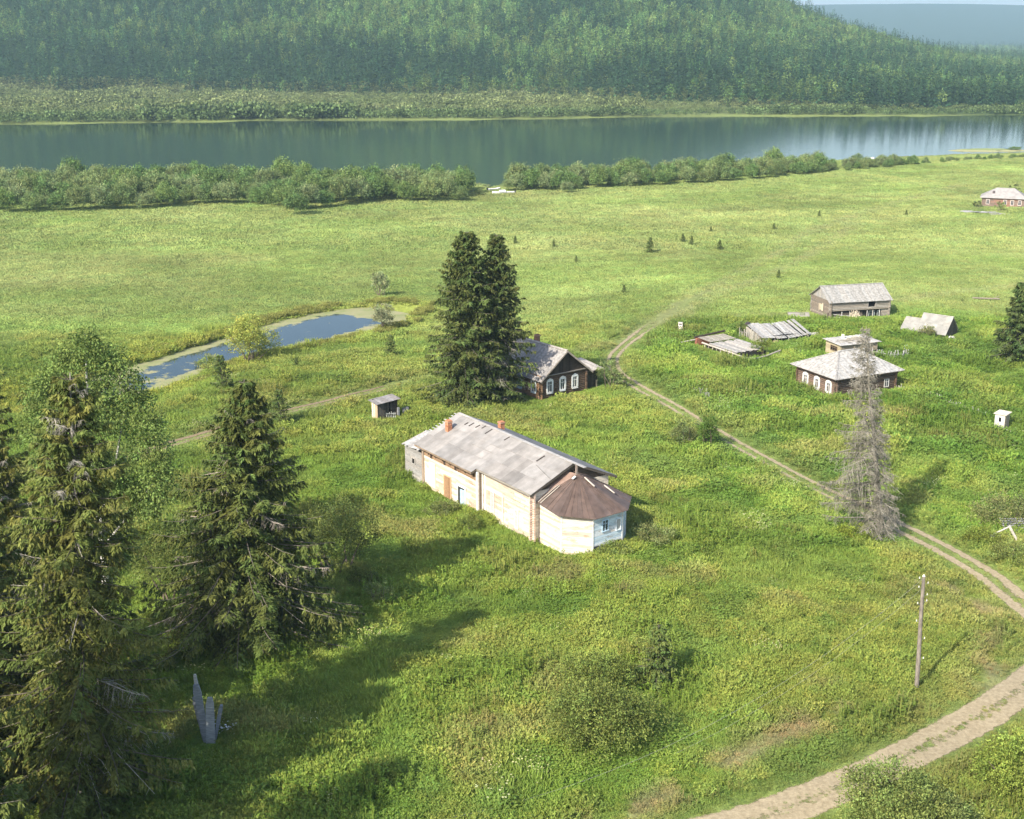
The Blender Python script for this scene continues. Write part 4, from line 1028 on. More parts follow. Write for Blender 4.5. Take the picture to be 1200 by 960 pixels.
# ------------------------------------------------------------------ the other houses and sheds
def barn():
    o = G(972.5, 374.5); root = thing('hay_barn', 'two storey grey log barn with pale gable roof at the edge of the far meadow', 'barn', (o[0], o[1], o[2] - .2), math.radians(14))
    W, D, H, R = 10.4, 6.4, 3.1, 5.0
    foot(root, -.3, W + .3, -.5, D + .3)
    c = MB(); c.box(.15, W - .15, .5, D - .15, -.5, H, (.03, .028, .025)); c.build('wall_core', 'wood', root)
    t_ = lambda u, v: jt((.27, .245, .21), .25)
    l = MB(); log_wall(l, (0, D), (0, 0), -.4, H, lambda u, v: jt((.24, .20, .16), .3), r=.12); log_wall(l, (W, 0), (W, D), -.4, H, t_, r=.12, off=1); log_wall(l, (W, D), (0, D), -.4, H, t_, r=.12, off=1)
    log_wall(l, (0, 0), (W, 0), 1.35, H, t_, r=.12, off=1, gaps=((6.6, 7.9, 1.9, 2.95),)); log_wall(l, (0, .4), (5.6, .4), -.4, 1.2, lambda u, v: jt((.12, .10, .085), .3), r=.12)
    log_wall(l, (9.4, .2), (W, .2), -.4, 1.35, t_, r=.12)
    l.build('log_wall', 'wood', root)
    k = (R - H) / (D / 2)
    g = MB(); vboards(g, (-.06, D), (-.06, 0), H, lambda u: R - abs(u * D - D / 2) * k, lambda u, v: jt((.33, .31, .29), .15), bw=.25); g.build('gable_boards', 'wood', root); g = MB(); vboards(g, (W + .06, 0), (W + .06, D), H, lambda u: R - abs(u * D - D / 2) * k, t_, bw=.25)
    g.build('gable_boards', 'wood', root)
    r = MB(); ov = .4; roof_cells(r, (-.5, -ov, H - ov * k + .05), (W + .9, 0, 0), (0, D / 2 + ov, (D / 2 + ov) * k), .22, 3.9, lambda u, v: jt((.30, .29, .27), .14), th=.03, jit=.012)
    roof_cells(r, (-.5, D + ov, H - ov * k + .05), (W + .9, 0, 0), (0, -D / 2 - ov, (D / 2 + ov) * k), .22, 3.9, lambda u, v: jt((.42, .41, .4), .1), th=.03, jit=.012)
    r.beam((-.5, D / 2, R + .1), (W + .4, D / 2, R + .1), .3, .04, (.4, .39, .37)); r.build('roof', 'roofwood', root)
    dr = MB(); dr.box(6.6, 7.9, .1, .16, 1.9, 2.95, (.01, .01, .01)); dr.box(6.5, 6.6, -.14, 0, 1.85, 3.0, GREY); dr.box(7.9, 8.0, -.14, 0, 1.85, 3.0, GREY); dr.build('loft_hatch', 'wood', root)
    w_ = MB(); w_.obox((-.16, 3.0, 1.7), (.02, 0, 0), (0, .75, 0), (0, 0, .5), (.50, .42, .3)); w_.obox((-.19, 2.4, 1.75), (.02, 0, 0), (0, .18, 0), (0, 0, .65), (.58, .5, .38)); w_.obox((-.19, 3.5, 1.6), (.02, 0, 0), (0, .12, 0), (0, 0, .6), (.4, .34, .26)); w_.build('boarded_opening', 'wood', root)
    for x in (1.9, 3.3, 6.4, 7.4, 8.6): p = MB(); p.tube([(x, -.25, -.4), (x + .03, -.22, 1.4)], .07, 6, jt(LGREY, .15)); p.build('post', 'wood', root)
    for x, z in ((.3, 1.1), (.3, .7)): p = MB(); p.tube([(x, -.5, z), (5.2, -.9, z - .6)], .05, 5, jt(LGREY, .2)); p.build('leaning_pole', 'wood', root)
    for q in range(2):
        window(root, (7.6 + q * 1.5, .48), (1, 0), (0, -1), .65, .9, .9, (.42, .48, .5), trim=.07, munt=(0, 0), pane_mat='glass', name='stable_door')
    return root
barn()
def hip_house():
    o = G(979, 466); ang = math.radians(26); root = thing('hip_roof_house', 'log house with broad pale hipped roof and three white carved windows behind the dead spruce', 'house', (o[0], o[1], o[2] - .1), ang)
    W, D, H, R = 9.6, 7.6, 2.65, 4.9
    foot(root, -.3, W + .3, -.3, D + .3)
    c = MB(); c.box(.1, W - .1, .1, D - .1, -.5, H, (.04, .035, .03)); c.build('wall_core', 'wood', root)
    l = MB(); log_wall(l, (0, D), (0, 0), -.4, H, lambda u, v: jt((.185, .13, .10), .25)); log_wall(l, (0, 0), (W, 0), -.4, H, lambda u, v: jt((.10, .075, .055), .3), off=1); log_wall(l, (W, 0), (W, D), -.4, H, lambda u, v: jt(DKLOG, .3)); log_wall(l, (W, D), (0, D), -.4, H, lambda u, v: jt(DKLOG, .3), off=1); l.build('log_wall', 'wood', root)
    ov = .8; E = [np.array(p) for p in [(-ov, -ov, H), (W + ov, -ov, H), (W + ov, D + ov, H), (-ov, D + ov, H)]]; r0 = np.array([3.3, D / 2, R]); r1 = np.array([W - 3.3, D / 2, R])
    r = MB()
    def face(a, b, ta, tb, tint):
        a, b, ta, tb = (np.array(v, float) for v in (a, b, ta, tb)); e = (b - a) / np.linalg.norm(b - a); L = np.linalg.norm(b - a); k = int(L / .24)
        fa = np.dot(ta - a, e) / L; fb = np.dot(tb - a, e) / L; up = (ta - a) - e * np.dot(ta - a, e)
        lim = lambda q: up * (min(1, q / fa if fa > 0 else 1, (1 - q) / (1 - fb) if fb < 1 else 1))
        for q in range(k):
            q0, q1 = q / k + .001, (q + 1) / k - .001; z = R_.uniform(.0, .02)
            lo0 = a + e * L * q0; lo1 = a + e * L * q1
            if abs(fa - fb) < .02 and q0 < fa < q1: pass
            r.slab([lo0 + (0, 0, z + .03), lo1 + (0, 0, z + .03), lo1 + lim(q1) + (0, 0, z + .03), lo0 + lim(q0) + (0, 0, z + .03)], .03, jt(tint, .1))
    lt = (.36, .35, .335)
    face(E[0], E[1], r0, r1, lt); face(E[1], E[2], r1, r1, (.33, .325, .31)); face(E[2], E[3], r1, r0, lt); face(E[3], E[0], r0, r0, (.345, .335, .32))
    for a_, b_ in ((E[0], r0), (E[1], r1), (E[2], r1), (E[3], r0)): r.beam(a_ + (0, 0, .07), b_ + (0, 0, .07), .2, .05, (.26, .25, .24) if a_ is E[0] else (.42, .41, .39))
    r.beam(r0 + (-.1, 0, .08), r1 + (.1, 0, .08), .25, .05, (.44, .43, .41))
    r.obox((5.6, 1.9, H + (1.9 + ov) / (D / 2 + ov) * (R - H) + .07), (.28, 0, 0), (0, .22, .12), (0, 0, .03), (.03, .03, .03)); r.build('roof', 'roofwood', root)
    s_ = MB(); s_.slab([(p[0] * .98, p[1] * .98, H - .005) for p in E], .05, (.14, .11, .09)); s_.build('eaves', 'wood', root)
    for y in (1.3, 3.6, 5.9): window(root, (-.1, y), (0, -1), (-1, 0), 1.15, .6, 1.1, (.62, .62, .60), 'carved', trim=.16)
    window(root, (W - 1.5, -.12), (1, 0), (0, -1), 1.1, .6, .9, (.5, .5, .48), trim=.1)
hip_house()
def small_shed():
    o = G(985, 420); root = thing('flat_roof_shed', 'low shed with flat roof loaded with loose poles, behind the hipped roof house', 'shed', (o[0], o[1], o[2] - .2), math.radians(22))
    W, D, H = 6.2, 3.6, 2.1; foot(root, -.2, W + .2, -.2, D + .2)
    c = MB(); c.box(.1, W - .1, .1, D - .1, -.5, H - .05, (.05, .04, .03)); plank_wall(c, (0, D), (0, 0), -.4, H, lambda u, v: jt((.40, .34, .22), .15), pw=.25); plank_wall(c, (0, 0), (W, 0), -.4, H, lambda u, v: jt((.30, .25, .19), .25), pw=.22, miss=.08); plank_wall(c, (W, 0), (W, D), -.4, H, lambda u, v: jt(GREY, .2), pw=.22); plank_wall(c, (W, D), (0, D), -.4, H, lambda u, v: jt(GREY, .2), pw=.22); c.build('wall', 'wood', root)
    window(root, (-.05, 1.6), (0, -1), (-1, 0), 1.35, 1.5, .6, (.2, .15, .1), trim=.06, munt=(2, 1), pane_mat='dark')
    wd = MB(); wd.box(3.6, 3.95, -.1, -.05, .5, 1.4, (.74, .72, .68)); wd.build('pale_board', 'wood', root); wd = MB(); wd.box(2.0, 2.25, -.1, -.05, -.2, 1.7, (.5, .38, .25)); wd.build('door_post', 'wood', root)
    r = MB(); roof_cells(r, (-.4, -.4, H + .02), (W + .8, 0, 0), (0, D + .8, .12), .3, 2.2, lambda u, v: jt((.46, .44, .41), .2), th=.04, jit=.05, ragged=.15); r.build('roof', 'roofwood', root)
    chm = MB(); chm.box(2.2, 2.5, 2.8, 3.1, H, H + .75, (.72, .68, .6)); chm.build('stove_pipe', 'paint', root); chm = MB(); chm.box(3.3, 3.75, 2.6, 2.9, H, H + .45, (.7, .66, .58)); chm.build('stove_pipe', 'paint', root)
    t2 = thing('pole_heap', 'tangled heap of bleached poles lying on the flat roofed shed', 'poles', (o[0], o[1], o[2] - .2), math.radians(22))
    p = MB(); rg = random.Random(3)
    for q in range(34):
        x = rg.uniform(.8, 5.2); y = rg.uniform(.1, 2.6); a_ = rg.gauss(.25, .5); l_ = rg.uniform(1.0, 2.6); z = H + .12 + .1 * rg.random() + .12 * (q / 34)
        p.tube([(x - l_ * math.cos(a_) / 2, y - l_ * math.sin(a_) / 2, z), (x, y, z + .05), (x + l_ * math.cos(a_) / 2, y + l_ * math.sin(a_) / 2, z - .02)], .045, 5, jt((.33, .30, .25), .25))
    p.build('poles', 'wood', t2)
small_shed()
def aframe():
    o = G(1055, 389.5); ang = math.radians(-40); root = thing('low_gable_shed', 'low sinking shed with bright steep roof stepping down to the left', 'shed', (o[0], o[1], o[2] - .3), ang)
    foot(root, 0, 8, 0, 5)
    W1, W2, D = 2.7, 7.2, 4.5
    def block(x0, x1, zr, y1, ze=.9):
        r = MB(); half = y1 / 2; dz = zr - ze
        roof_cells(r, (x0, -.3, ze), (x1 - x0, 0, 0), (0, half + .3, dz), .9, 1.6, lambda u, v: jt((.30, .29, .265), .12, .015), th=.02, jit=.01)
        roof_cells(r, (x0, y1 + .3, ze), (x1 - x0, 0, 0), (0, -half - .3, dz), .9, 1.6, lambda u, v: jt((.4, .39, .37), .08), th=.02, jit=.01)
        r.beam((x0, half, zr + .05), (x1, half, zr + .05), .25, .04, (.5, .48, .44)); r.build('roof', 'roof', root)
        w = MB(); w.prism([(x0 + .12, .1, -.3), (x0 + .12, y1 - .1, -.3), (x0 + .12, y1 - .1, ze - .05), (x0 + .12, half, zr - .2), (x0 + .12, .1, ze - .05)], (x1 - x0 - .3, 0, 0), (.07, .06, .05))
        vboards(w, (x1 - .12, 0), (x1 - .12, y1), -.3, lambda u: ze + (zr - ze) * (1 - abs(u - .5) * 2) - .1, lambda u, v: jt((.10, .085, .07), .3), bw=.22)
        vboards(w, (x0 + .1, y1), (x0 + .1, 0), -.3, lambda u: ze + (zr - ze) * (1 - abs(u - .5) * 2) - .1, lambda u, v: jt((.3, .27, .22), .3), bw=.22); w.build('wall', 'wood', root)
    block(2.5, W2, 3.3, D); block(0, 2.47, 2.45, D * .8)
    t2 = thing('rubble_heap', 'small heap of pale broken boards at the gable of the low bright roofed shed', 'debris', tuple(G(1113, 399)), .3)
    p = MB(); rg = random.Random(4)
    for q in range(14): p.beam((rg.uniform(-1, 1), rg.uniform(-.5, .5), .1 + .3 * rg.random()), (rg.uniform(-1, 1), rg.uniform(-.5, .5), .1 + .5 * rg.random()), .25, .05, jt((.58, .55, .5), .25))
    p.build('boards', 'wood', t2)
aframe()
def collapsed_shed():
    o = G(893, 403); root = thing('collapsing_shed', 'collapsing grey shed with sagging board roof in front of the barn', 'shed', (o[0], o[1], o[2] - .2), math.radians(22))
    foot(root, -.2, 8.4, -.2, 4.5)
    t_ = lambda u, v: jt((.30, .28, .25), .25)
    w = MB(); w.box(.3, 8, .5, 4, -.4, 1.1, (.03, .03, .03)); vboards(w, (-.1, 4.3), (-.1, 0), -.4, lambda u: 2.0 - .9 * u, lambda u, v: jt((.36, .33, .28), .15), bw=.22); vboards(w, (0, 0), (1.1, 0), -.4, lambda u: 1.2, t_, bw=.2)
    log_wall(w, (.2, 4.3), (8, 4.3), -.4, 1.8, t_, r=.11); log_wall(w, (8, 0.2), (8, 4.3), -.4, 1.0, t_, r=.11)
    for x in (1.2, 2.3, 3.4, 4.6, 6, 7.2): w.tube([(x, -.1, -.4), (x + R_.uniform(-.2, .2), .1, 1.15)], .07, 6, t_(0, 0))
    w.build('wall', 'wood', root)
    r = MB(); xs = np.linspace(-.2, 8.4, 34)
    for i_, (a_, b_) in enumerate(zip(xs[:-1], xs[1:])):
        sagv = -.35 * math.sin(math.pi * (a_ / 8.4)) * (1 if a_ > 2 else .6) + R_.uniform(-.03, .03); f = R_.uniform(-.25, .1)
        if R_.random() < .05: continue
        r.obox(((a_ + b_) / 2, 2.2 + f * .3, 1.75 + sagv), ((b_ - a_) * .47, R_.uniform(-.03, .03), 0), (R_.uniform(-.08, .08), 2.45, .62), (0, 0, .02), jt((.34, .33, .315), .17))
    r.beam((.4, 4.5, 2.55), (-.3, 4.2, 2.3), .5, .08, (.06, .05, .05)); r.beam((4.6, 1.0, 1.35), (4.9, 3.8, 2.2), .25, .04, (.56, .54, .5)); r.beam((-.4, -.2, 1.15), (0.3, 4.7, 2.35), .18, .07, (.2, .17, .14)); r.build('roof', 'roofwood', root)
    b_ = MB(); b_.tube([(2.1, -.35, -.2), (2.1, -.35, .55)], .4, 12, (.42, .25, .2)); b_.build('drum', 'rust', root)
collapsed_shed()
def sunken_roof():
    o = G(862, 421); root = thing('sunken_roof', 'fallen board roof and log frame lying low in the weeds, leftmost of the ruins', 'ruin', (o[0], o[1], o[2] - .1), math.radians(-60))
    foot(root, -9, .5, .3, 6.5)
    # local x runs down-right towards the near corner, y away
    b_ = MB()
    for q in range(24):
        y = .3 + q * .24; b_.obox((-3.3 + R_.uniform(-.1, .1) - max(0, y - 4.5) * .3, y, .98 + .1 * math.sin(q) * .3), (3.0 + R_.uniform(-.3, .3), R_.uniform(-.05, .05), -.03), (0, .115, 0), (0, 0, .02), jt((.37, .35, .32), .18))
    b_.build('board_roof', 'roofwood', root)
    s_ = MB()
    for q in range(15):
        y = .7 + q * .33; s_.obox((-8.0, y, 1.22), (1.5, 0, -.05), (0, .09, 0), (0, 0, .02), jt((.34, .31, .27), .2))
    s_.build('slats', 'roofwood', root)
    l = MB(); t_ = lambda: jt((.40, .37, .33), .2)
    l.tube([(-7.5, -.1, .95), (-.3, -.1, .85), (2.2, 0, .7)], .13, 8, t_()); l.tube([(2.2, 0, .75), (3.0, 1.2, .7), (2.6, 3.5, .75), (1.8, 6.6, .95)], .12, 8, t_()); l.tube([(-9.6, .1, 1.3), (-9.8, 5.9, 1.6)], .16, 8, (.05, .04, .03)); l.tube([(-9.7, -3.6, .75), (-9.5, .4, 1.0)], .09, 7, t_())
    l.box(-9.6, -9.1, .2, 2.6, .2, 1.2, (.28, .12, .08))
    for x in np.arange(-7, 1.8, .9): l.tube([(x, -.05, -.3), (x + .05, 0, .85)], .09, 6, jt((.34, .31, .27), .25))
    for y in (1.6, 3.2, 4.9, 6.3): l.tube([(2.6 - y * .1, y, -.3), (2.6 - y * .1, y, .75)], .08, 6, jt((.25, .22, .19), .25))
    l.box(-7, 0, .25, 5.5, -.2, .75, (.03, .028, .025)); l.build('log_frame', 'wood', root)
sunken_roof()
def outhouse():
    o = G(1165, 501); root = thing('outhouse', 'tiny pale box shaped outhouse with dark window in the weeds at the right edge', 'outhouse', (o[0], o[1], o[2] + .1), math.radians(-42)); foot(root, 0, 1.3, 0, 1.4)
    w = MB(); w.box(.04, 1.1, .04, 1.3, -.3, 1.55, (.2, .17, .14)); vboards(w, (0, 0), (1.15, 0), -.3, lambda u: 1.6, lambda u, v: jt((.60, .585, .55), .08), bw=.2); vboards(w, (1.15, 0), (1.15, 1.35), -.3, lambda u: 1.6, lambda u, v: jt((.33, .27, .21), .15), bw=.2); vboards(w, (0, 1.35), (0, 0), -.3, lambda u: 1.6, lambda u, v: jt((.6, .58, .55), .1), bw=.2); w.build('wall', 'paint', root)
    r = MB(); r.obox((.58, .66, 1.66), (.75, 0, 0), (0, .85, .03), (0, 0, .04), (.62, .55, .46)); r.build('roof', 'wood', root)
    window(root, (.62, -.04), (1, 0), (0, -1), 1.0, .3, .55, (.7, .7, .7), trim=.05, munt=(0, 0), pane_mat='dark')
    p = MB(); p.tube([(.7, -.5, .3), (2.3, -.8, .05)], .05, 6, (.6, .55, .48)); p.build('leaning_pole', 'wood', root)
outhouse()
def privy():
    o = G(443, 492.5); root = thing('woodshed', 'small dark open woodshed with pale slanting board roof, left of the log house', 'shed', (o[0], o[1], o[2] - .1), math.radians(33)); foot(root, -.2, 3.0, -.2, 1.6)
    w = MB(); dk = lambda u, v: jt((.075, .068, .058), .3); vboards(w, (0, 0), (1.0, 0), -.3, lambda u: 2.0 + .2 * u, dk, bw=.2); vboards(w, (1.0, .25), (2.6, .25), -.3, lambda u: 2.2 + .1 * u, dk, bw=.2, miss=.15); vboards(w, (2.6, 0), (2.6, 1.5), -.3, lambda u: 2.3, dk, bw=.2); vboards(w, (2.6, 1.5), (0, 1.5), -.3, lambda u: 2.3, dk, bw=.2)
    vboards(w, (0, 1.5), (0, 0), -.3, lambda u: 1.95, lambda u, v: jt((.40, .30, .20) if R_.random() > .4 else (.62, .52, .4), .2), bw=.19); w.box(2.5, 2.72, -.35, -.1, -.3, 1.3, (.22, .23, .24)); w.build('wall', 'wood', root)
    r = MB(); roof_cells(r, (-.3, -.35, 2.08), (3.2, 0, .28), (0, 2.2, .08), .3, 2.2, lambda u, v: jt((.25, .235, .23), .18), th=.04, jit=.03); r.build('roof', 'roofwood', root)
    s_ = MB()
    for q in range(6): s_.beam((1.2 + q * .2, -.15, -.2), (1.1 + q * .24, .05, .6 + .3 * R_.random()), .06, .04, jt((.45, .47, .44), .15))
    s_.beam((1.1, -.1, .75), (2.3, -.15, .55), .07, .05, (.45, .46, .43)); s_.build('rack', 'wood', root)
    t2 = thing('plank_stack', 'two grey upright plank ends right of the small woodshed', 'planks', tuple(G(475, 487)), .4)
    p = MB(); p.box(-.35, -.05, -.1, .1, -.2, .95, (.20, .20, .20)); p.box(.05, .4, -.1, .1, -.2, 1.05, (.18, .18, .19)); p.build('planks', 'wood', t2)
privy()
def far_house():
    o = G(1150, 241.5); root = thing('far_log_house', 'distant red brown log house with pale hipped roof at the right edge of the meadow', 'house', (o[0], o[1], o[2] - .2), math.radians(-22))
    W, D, H, R = 11.5, 7.5, 2.7, 5.2; foot(root, -.5, W + 4, -.5, D + .5)
    c = MB(); plank_wall(c, (0, 0), (W, 0), -.4, H, lambda u, v: jt((.26, .15, .11) if .2 < u < .6 else (.19, .14, .115), .2), pw=.3); plank_wall(c, (0, D), (0, 0), -.4, H, lambda u, v: jt((.25, .13, .1), .2), pw=.3); plank_wall(c, (W, 0), (W, D), -.4, H, lambda u, v: jt((.2, .12, .1), .2), pw=.3); c.box(.1, W - .1, .1, D - .1, -.4, H, (.1, .07, .06)); c.build('wall', 'wood', root)
    ov = .6; E = [np.array(p, float) for p in [(-ov, -ov, H), (W + ov, -ov, H), (W + ov, D + ov, H), (-ov, D + ov, H)]]; r0 = np.array([3.6, D / 2, R]); r1 = np.array([W - 3.2, D / 2, R]); r = MB()
    for f in ((E[0], E[1], r1, r0), (E[1], E[2], r1), (E[2], E[3], r0, r1), (E[3], E[0], r0)): r.slab(list(f), .08, jt((.31, .29, .275), .05))
    r.box(2.6, 3.2, 1.2, 1.9, H + 1.0, H + 1.75, (.12, .1, .1)); r.build('roof', 'roof', root)
    for x in (1.6, 6.2, 8.1, 10.1): window(root, (x, -.04), (1, 0), (0, -1), 1.5, .7, 1.2, (.58, .50, .46), 'plain', trim=.14)
    p = MB(); p.box(W + .1, W + 3.4, 1, 5, -.4, 1.9, (.5, .48, .46)); p.box(W + .5, W + 1.4, .95, .99, -.3, 1.3, (.04, .04, .04)); p.box(W, W + 3.6, .8, 5.2, 1.9, 2.05, (.52, .36, .28)); p.build('annex', 'paint', root)
    for nm, lb, px, n_, s_ in (('board_heap', 'flat grey heap of boards and logs in the grass left of the far log house', (1146, 250), 16, 3.6), ('board_heap', 'small pale board heap in front of the far log house', (1172, 252), 9, 1.8)):
        t2 = thing(nm, lb, 'debris', tuple(G(*px)), -.3); q = MB(); rg = random.Random(n_)
        for _ in range(n_): 
            x = rg.uniform(-s_, s_); y = rg.uniform(-1, 1); z = rg.uniform(.1, .6); q.beam((x - 1.2, y, z), (x + 1.3, y + rg.uniform(-.6, .6), z + rg.uniform(-.1, .2)), .35, .1, jt((.40, .39, .40), .25))
        q.build('boards', 'wood', t2)
far_house()

# ------------------------------------------------------------------ poles, fences, small things
def utility_pole():
    o = G(1074, 812); root = thing('utility_pole', 'lone leaning wooden utility pole with small insulators beside the dirt road', 'utility pole', tuple(o))
    p = MB(); top = np.array([-.28, 0, 8.75]); pts = [np.array([0, 0, -.5]), np.array([-.1, .02, 3.]), np.array([-.22, .0, 6.]), top]
    p.tube(pts, [.16, .15, .13, .11], 10, (.20, .175, .15)); p.build('pole', 'bark', root)
    for z, s_ in ((8.55, -1), (8.2, 1), (7.9, -1), (7.35, 1), (6.7, -1), (6.9, 1), (5.4, -1), (4.1, 1), (2.6, 1)):
        q = MB(); x = np.interp(z, [0, 3, 6, 8.75], [0, -.1, -.22, -.28]); q.tube([(x + s_ * .1, -.02, z), (x + s_ * .28, -.05, z + .02), (x + s_ * .3, -.05, z + .1)], .015, 5, (.12, .12, .12)); q.tube([(x + s_ * .3, -.05, z + .06), (x + s_ * .3, -.05, z + .13), (x + s_ * .3, -.05, z + .19)], [.04, .03, .015], 8, (.6, .6, .58)); q.build('insulator', 'paint', root)
    cp = MB(); cp.tube([top, top + (0, 0, .12)], [.1, .03], 8, (.75, .74, .7)); cp.build('cap', 'paint', root)
    # two slack wires running down to the left, out of the picture
    far = GZ(330, 985, 2.0)
    for k_, (dz, off, rr) in enumerate(((8.6, 0, .0055), (7.9, .8, .0045))):
        a = np.array([o[0] - .28, o[1], o[2] + dz]); b_ = np.array([far[0] - off * 2, far[1] - off, 2.2 + off]); s = np.linspace(0, 1, 40)[:, None]
        P = a + (b_ - a) * s - np.array([0, 0, 1.]) * (4 * s * (1 - s)) * (4.6 + .9 * k_)
        w = MB(); w.tube(P, rr, 5, (.36, .36, .33), cap=False); ob = w.build('power_wire', 'wood'); tag(ob, ('upper' if k_ == 0 else 'lower') + ' thin grey wire hanging across the lower meadow from the utility pole', 'wire', 'wires of the utility pole')
utility_pole()
def fence(name, label, pxs, h, gap, tint, lean=.1, rails=1, miss=.2, cat='fence', bw=.1, seed=1):
    rg = random.Random(seed); h *= 1.35; P = catmull([G(*p)[:2] for p in pxs], 6); P = dense(P, gap)[0]; o = P[0]; oz = Tz(*o)
    root = thing(name, label, cat, (o[0], o[1], oz))
    for q, (x, y) in enumerate(P):
        if rg.random() < miss: continue
        m_ = MB()
        z = Tz(x, y) - oz; lx = rg.gauss(0, lean); ly = rg.gauss(0, lean); hh = h * rg.uniform(.7, 1.1)
        m_.beam((x - o[0], y - o[1], z - .2), (x - o[0] + lx, y - o[1] + ly, z + hh), bw, bw * .4, jt(tint, .2)); m_.build('picket', 'wood', root)
    if rails:
        Q = P[::3]
        for a_, b_ in zip(Q[:-1], Q[1:]):
            if rg.random() < .2: continue
            r = MB(); r.tube([(a_[0] - o[0], a_[1] - o[1], Tz(*a_) - oz + h * .7), (b_[0] - o[0], b_[1] - o[1], Tz(*b_) - oz + h * .65)], .035, 5, jt(tint, .2)); r.build('rail', 'wood', root)
fence('picket_fence', 'low broken grey picket fence from the hipped roof house towards the outhouse', [(1050, 458), (1075, 464), (1100, 472), (1125, 482), (1155, 491)], .75, .3, (.40, .38, .35), miss=.3, seed=2)
fence('picket_fence', 'short leaning grey fence in the weeds right of the flat roofed shed', [(1020, 418), (1040, 422), (1060, 421), (1061, 412)], .95, .22, (.38, .37, .37), lean=.25, seed=3)
fence('picket_fence', 'grey picket scrap in the weeds above the dirt road left of the yard', [(812, 463), (822, 467), (834, 473)], .9, .22, (.30, .29, .28), lean=.3, seed=4)
fence('yard_fence', 'rough pole fence between the collapsing shed and the barn', [(866, 398), (876, 399), (888, 404)], 1.3, .25, (.33, .31, .27), seed=5)
def loose(name, label, px, parts, cat, mat='wood', rot=0.0):
    o = G(*px); root = thing(name, label, cat, tuple(o), rot)
    for pn, f in parts:
        q = MB(); f(q); q.build(pn, mat, root)
    return root
loose('broken_gate', 'broken gate post with pale leaning beam in the bushes at the right edge', (1184, 640), [('beam', lambda q: q.tube([(-.3, 0, 1.9), (.75, -.4, .1)], .12, 7, (.46, .42, .36))), ('brace', lambda q: q.tube([(-.3, 0, 1.85), (-1.3, .2, 1.2)], .07, 6, (.5, .47, .42))), ('boards', lambda q: [q.box(-1.9 + k * .24, -1.7 + k * .24, 0, .05, -.2, 1.1 + .2 * math.sin(k * 2), jt((.32, .31, .32), .15)) for k in range(4)])], 'gate')
loose('board_pile', 'low pile of grey planks in bushes behind the broken gate', (1198, 628), [('planks', lambda q: [q.box(-1.6, 1.4, k * .3, k * .3 + .26, .5 + .1 * k, .56 + .1 * k, jt((.36, .36, .38), .15)) for k in range(6)])], 'planks')
loose('roof_board', 'small bleached board lying in weeds between collapsing shed and barn', (952, 395), [('board', lambda q: q.obox((0, 0, .5), (1.0, .1, 0), (-.1, .5, .05), (0, 0, .04), (.48, .46, .42))), ('support', lambda q: q.box(-.8, .8, -.3, .3, -.1, .42, (.12, .1, .08)))], 'board')
loose('metal_box', 'pale metal box on a post at the dirt road fork', (797, 390.5), [('post', lambda q: q.tube([(0, 0, -.4), (.03, 0, .9)], .06, 6, (.3, .27, .22))), ('cabinet', lambda q: (q.box(-.32, .32, -.2, .2, .45, 1.7, (.60, .56, .52)), q.box(-.22, .22, -.215, -.2, 1.35, 1.55, (.06, .06, .06)), q.box(.32, .36, -.2, .2, .45, 1.65, (.2, .18, .16))))], 'box', mat='paint', rot=-.2)
loose('fallen_pole', 'thin fallen grey pole left of the metal box near the sunken roof', (806, 397.5), [('pole', lambda q: q.tube([(-.6, 0, .5), (2.2, .5, .6)], .07, 6, (.36, .34, .3)))], 'pole')
loose('fallen_log', 'long fallen log in the meadow right of the barn', (1158, 352), [('log', lambda q: (q.tube([(-2.6, .4, .35), (1.8, -.3, .3)], .12, 7, (.26, .22, .18)), q.tube([(.8, 0, .3), (2.0, .6, .6)], .05, 5, (.3, .26, .2))))], 'log')
loose('log_pile', 'short grey pile left of the barn', (937, 372), [('logs', lambda q: [q.tube([(-1.8, k * .3, .2 + .12 * k), (1.6, k * .3 - .3, .22 + .12 * k)], .14, 7, jt((.27, .255, .23), .2)) for k in range(4)])], 'logs')
loose('brush_heap', 'pale heap of brushwood leaning in front of the barn wall', (1001, 377), [('branches', lambda q: [q.tube([(R_.uniform(-1.5, 1.5), R_.uniform(-.5, .5), 0), (R_.uniform(-.8, .8), R_.uniform(-.3, .3), R_.uniform(.8, 1.9))], .05, 4, jt((.55, .48, .38), .2)) for k in range(60)])], 'brushwood')
def stump():
    def f(q):
        q.tube([(0, 0, -.3), (.02, 0, .25), (.05, .02, .5)], [.42, .34, .33], 12, (.16, .13, .1)); q.tube([(.05, .02, .5), (.05, .02, .53)], .3, 12, (.50, .38, .27))
    loose('tree_stump', 'cut tree stump with pale top in the grass at the bottom edge', (326, 936), [('stump', f)], 'stump', mat='bark')
stump()
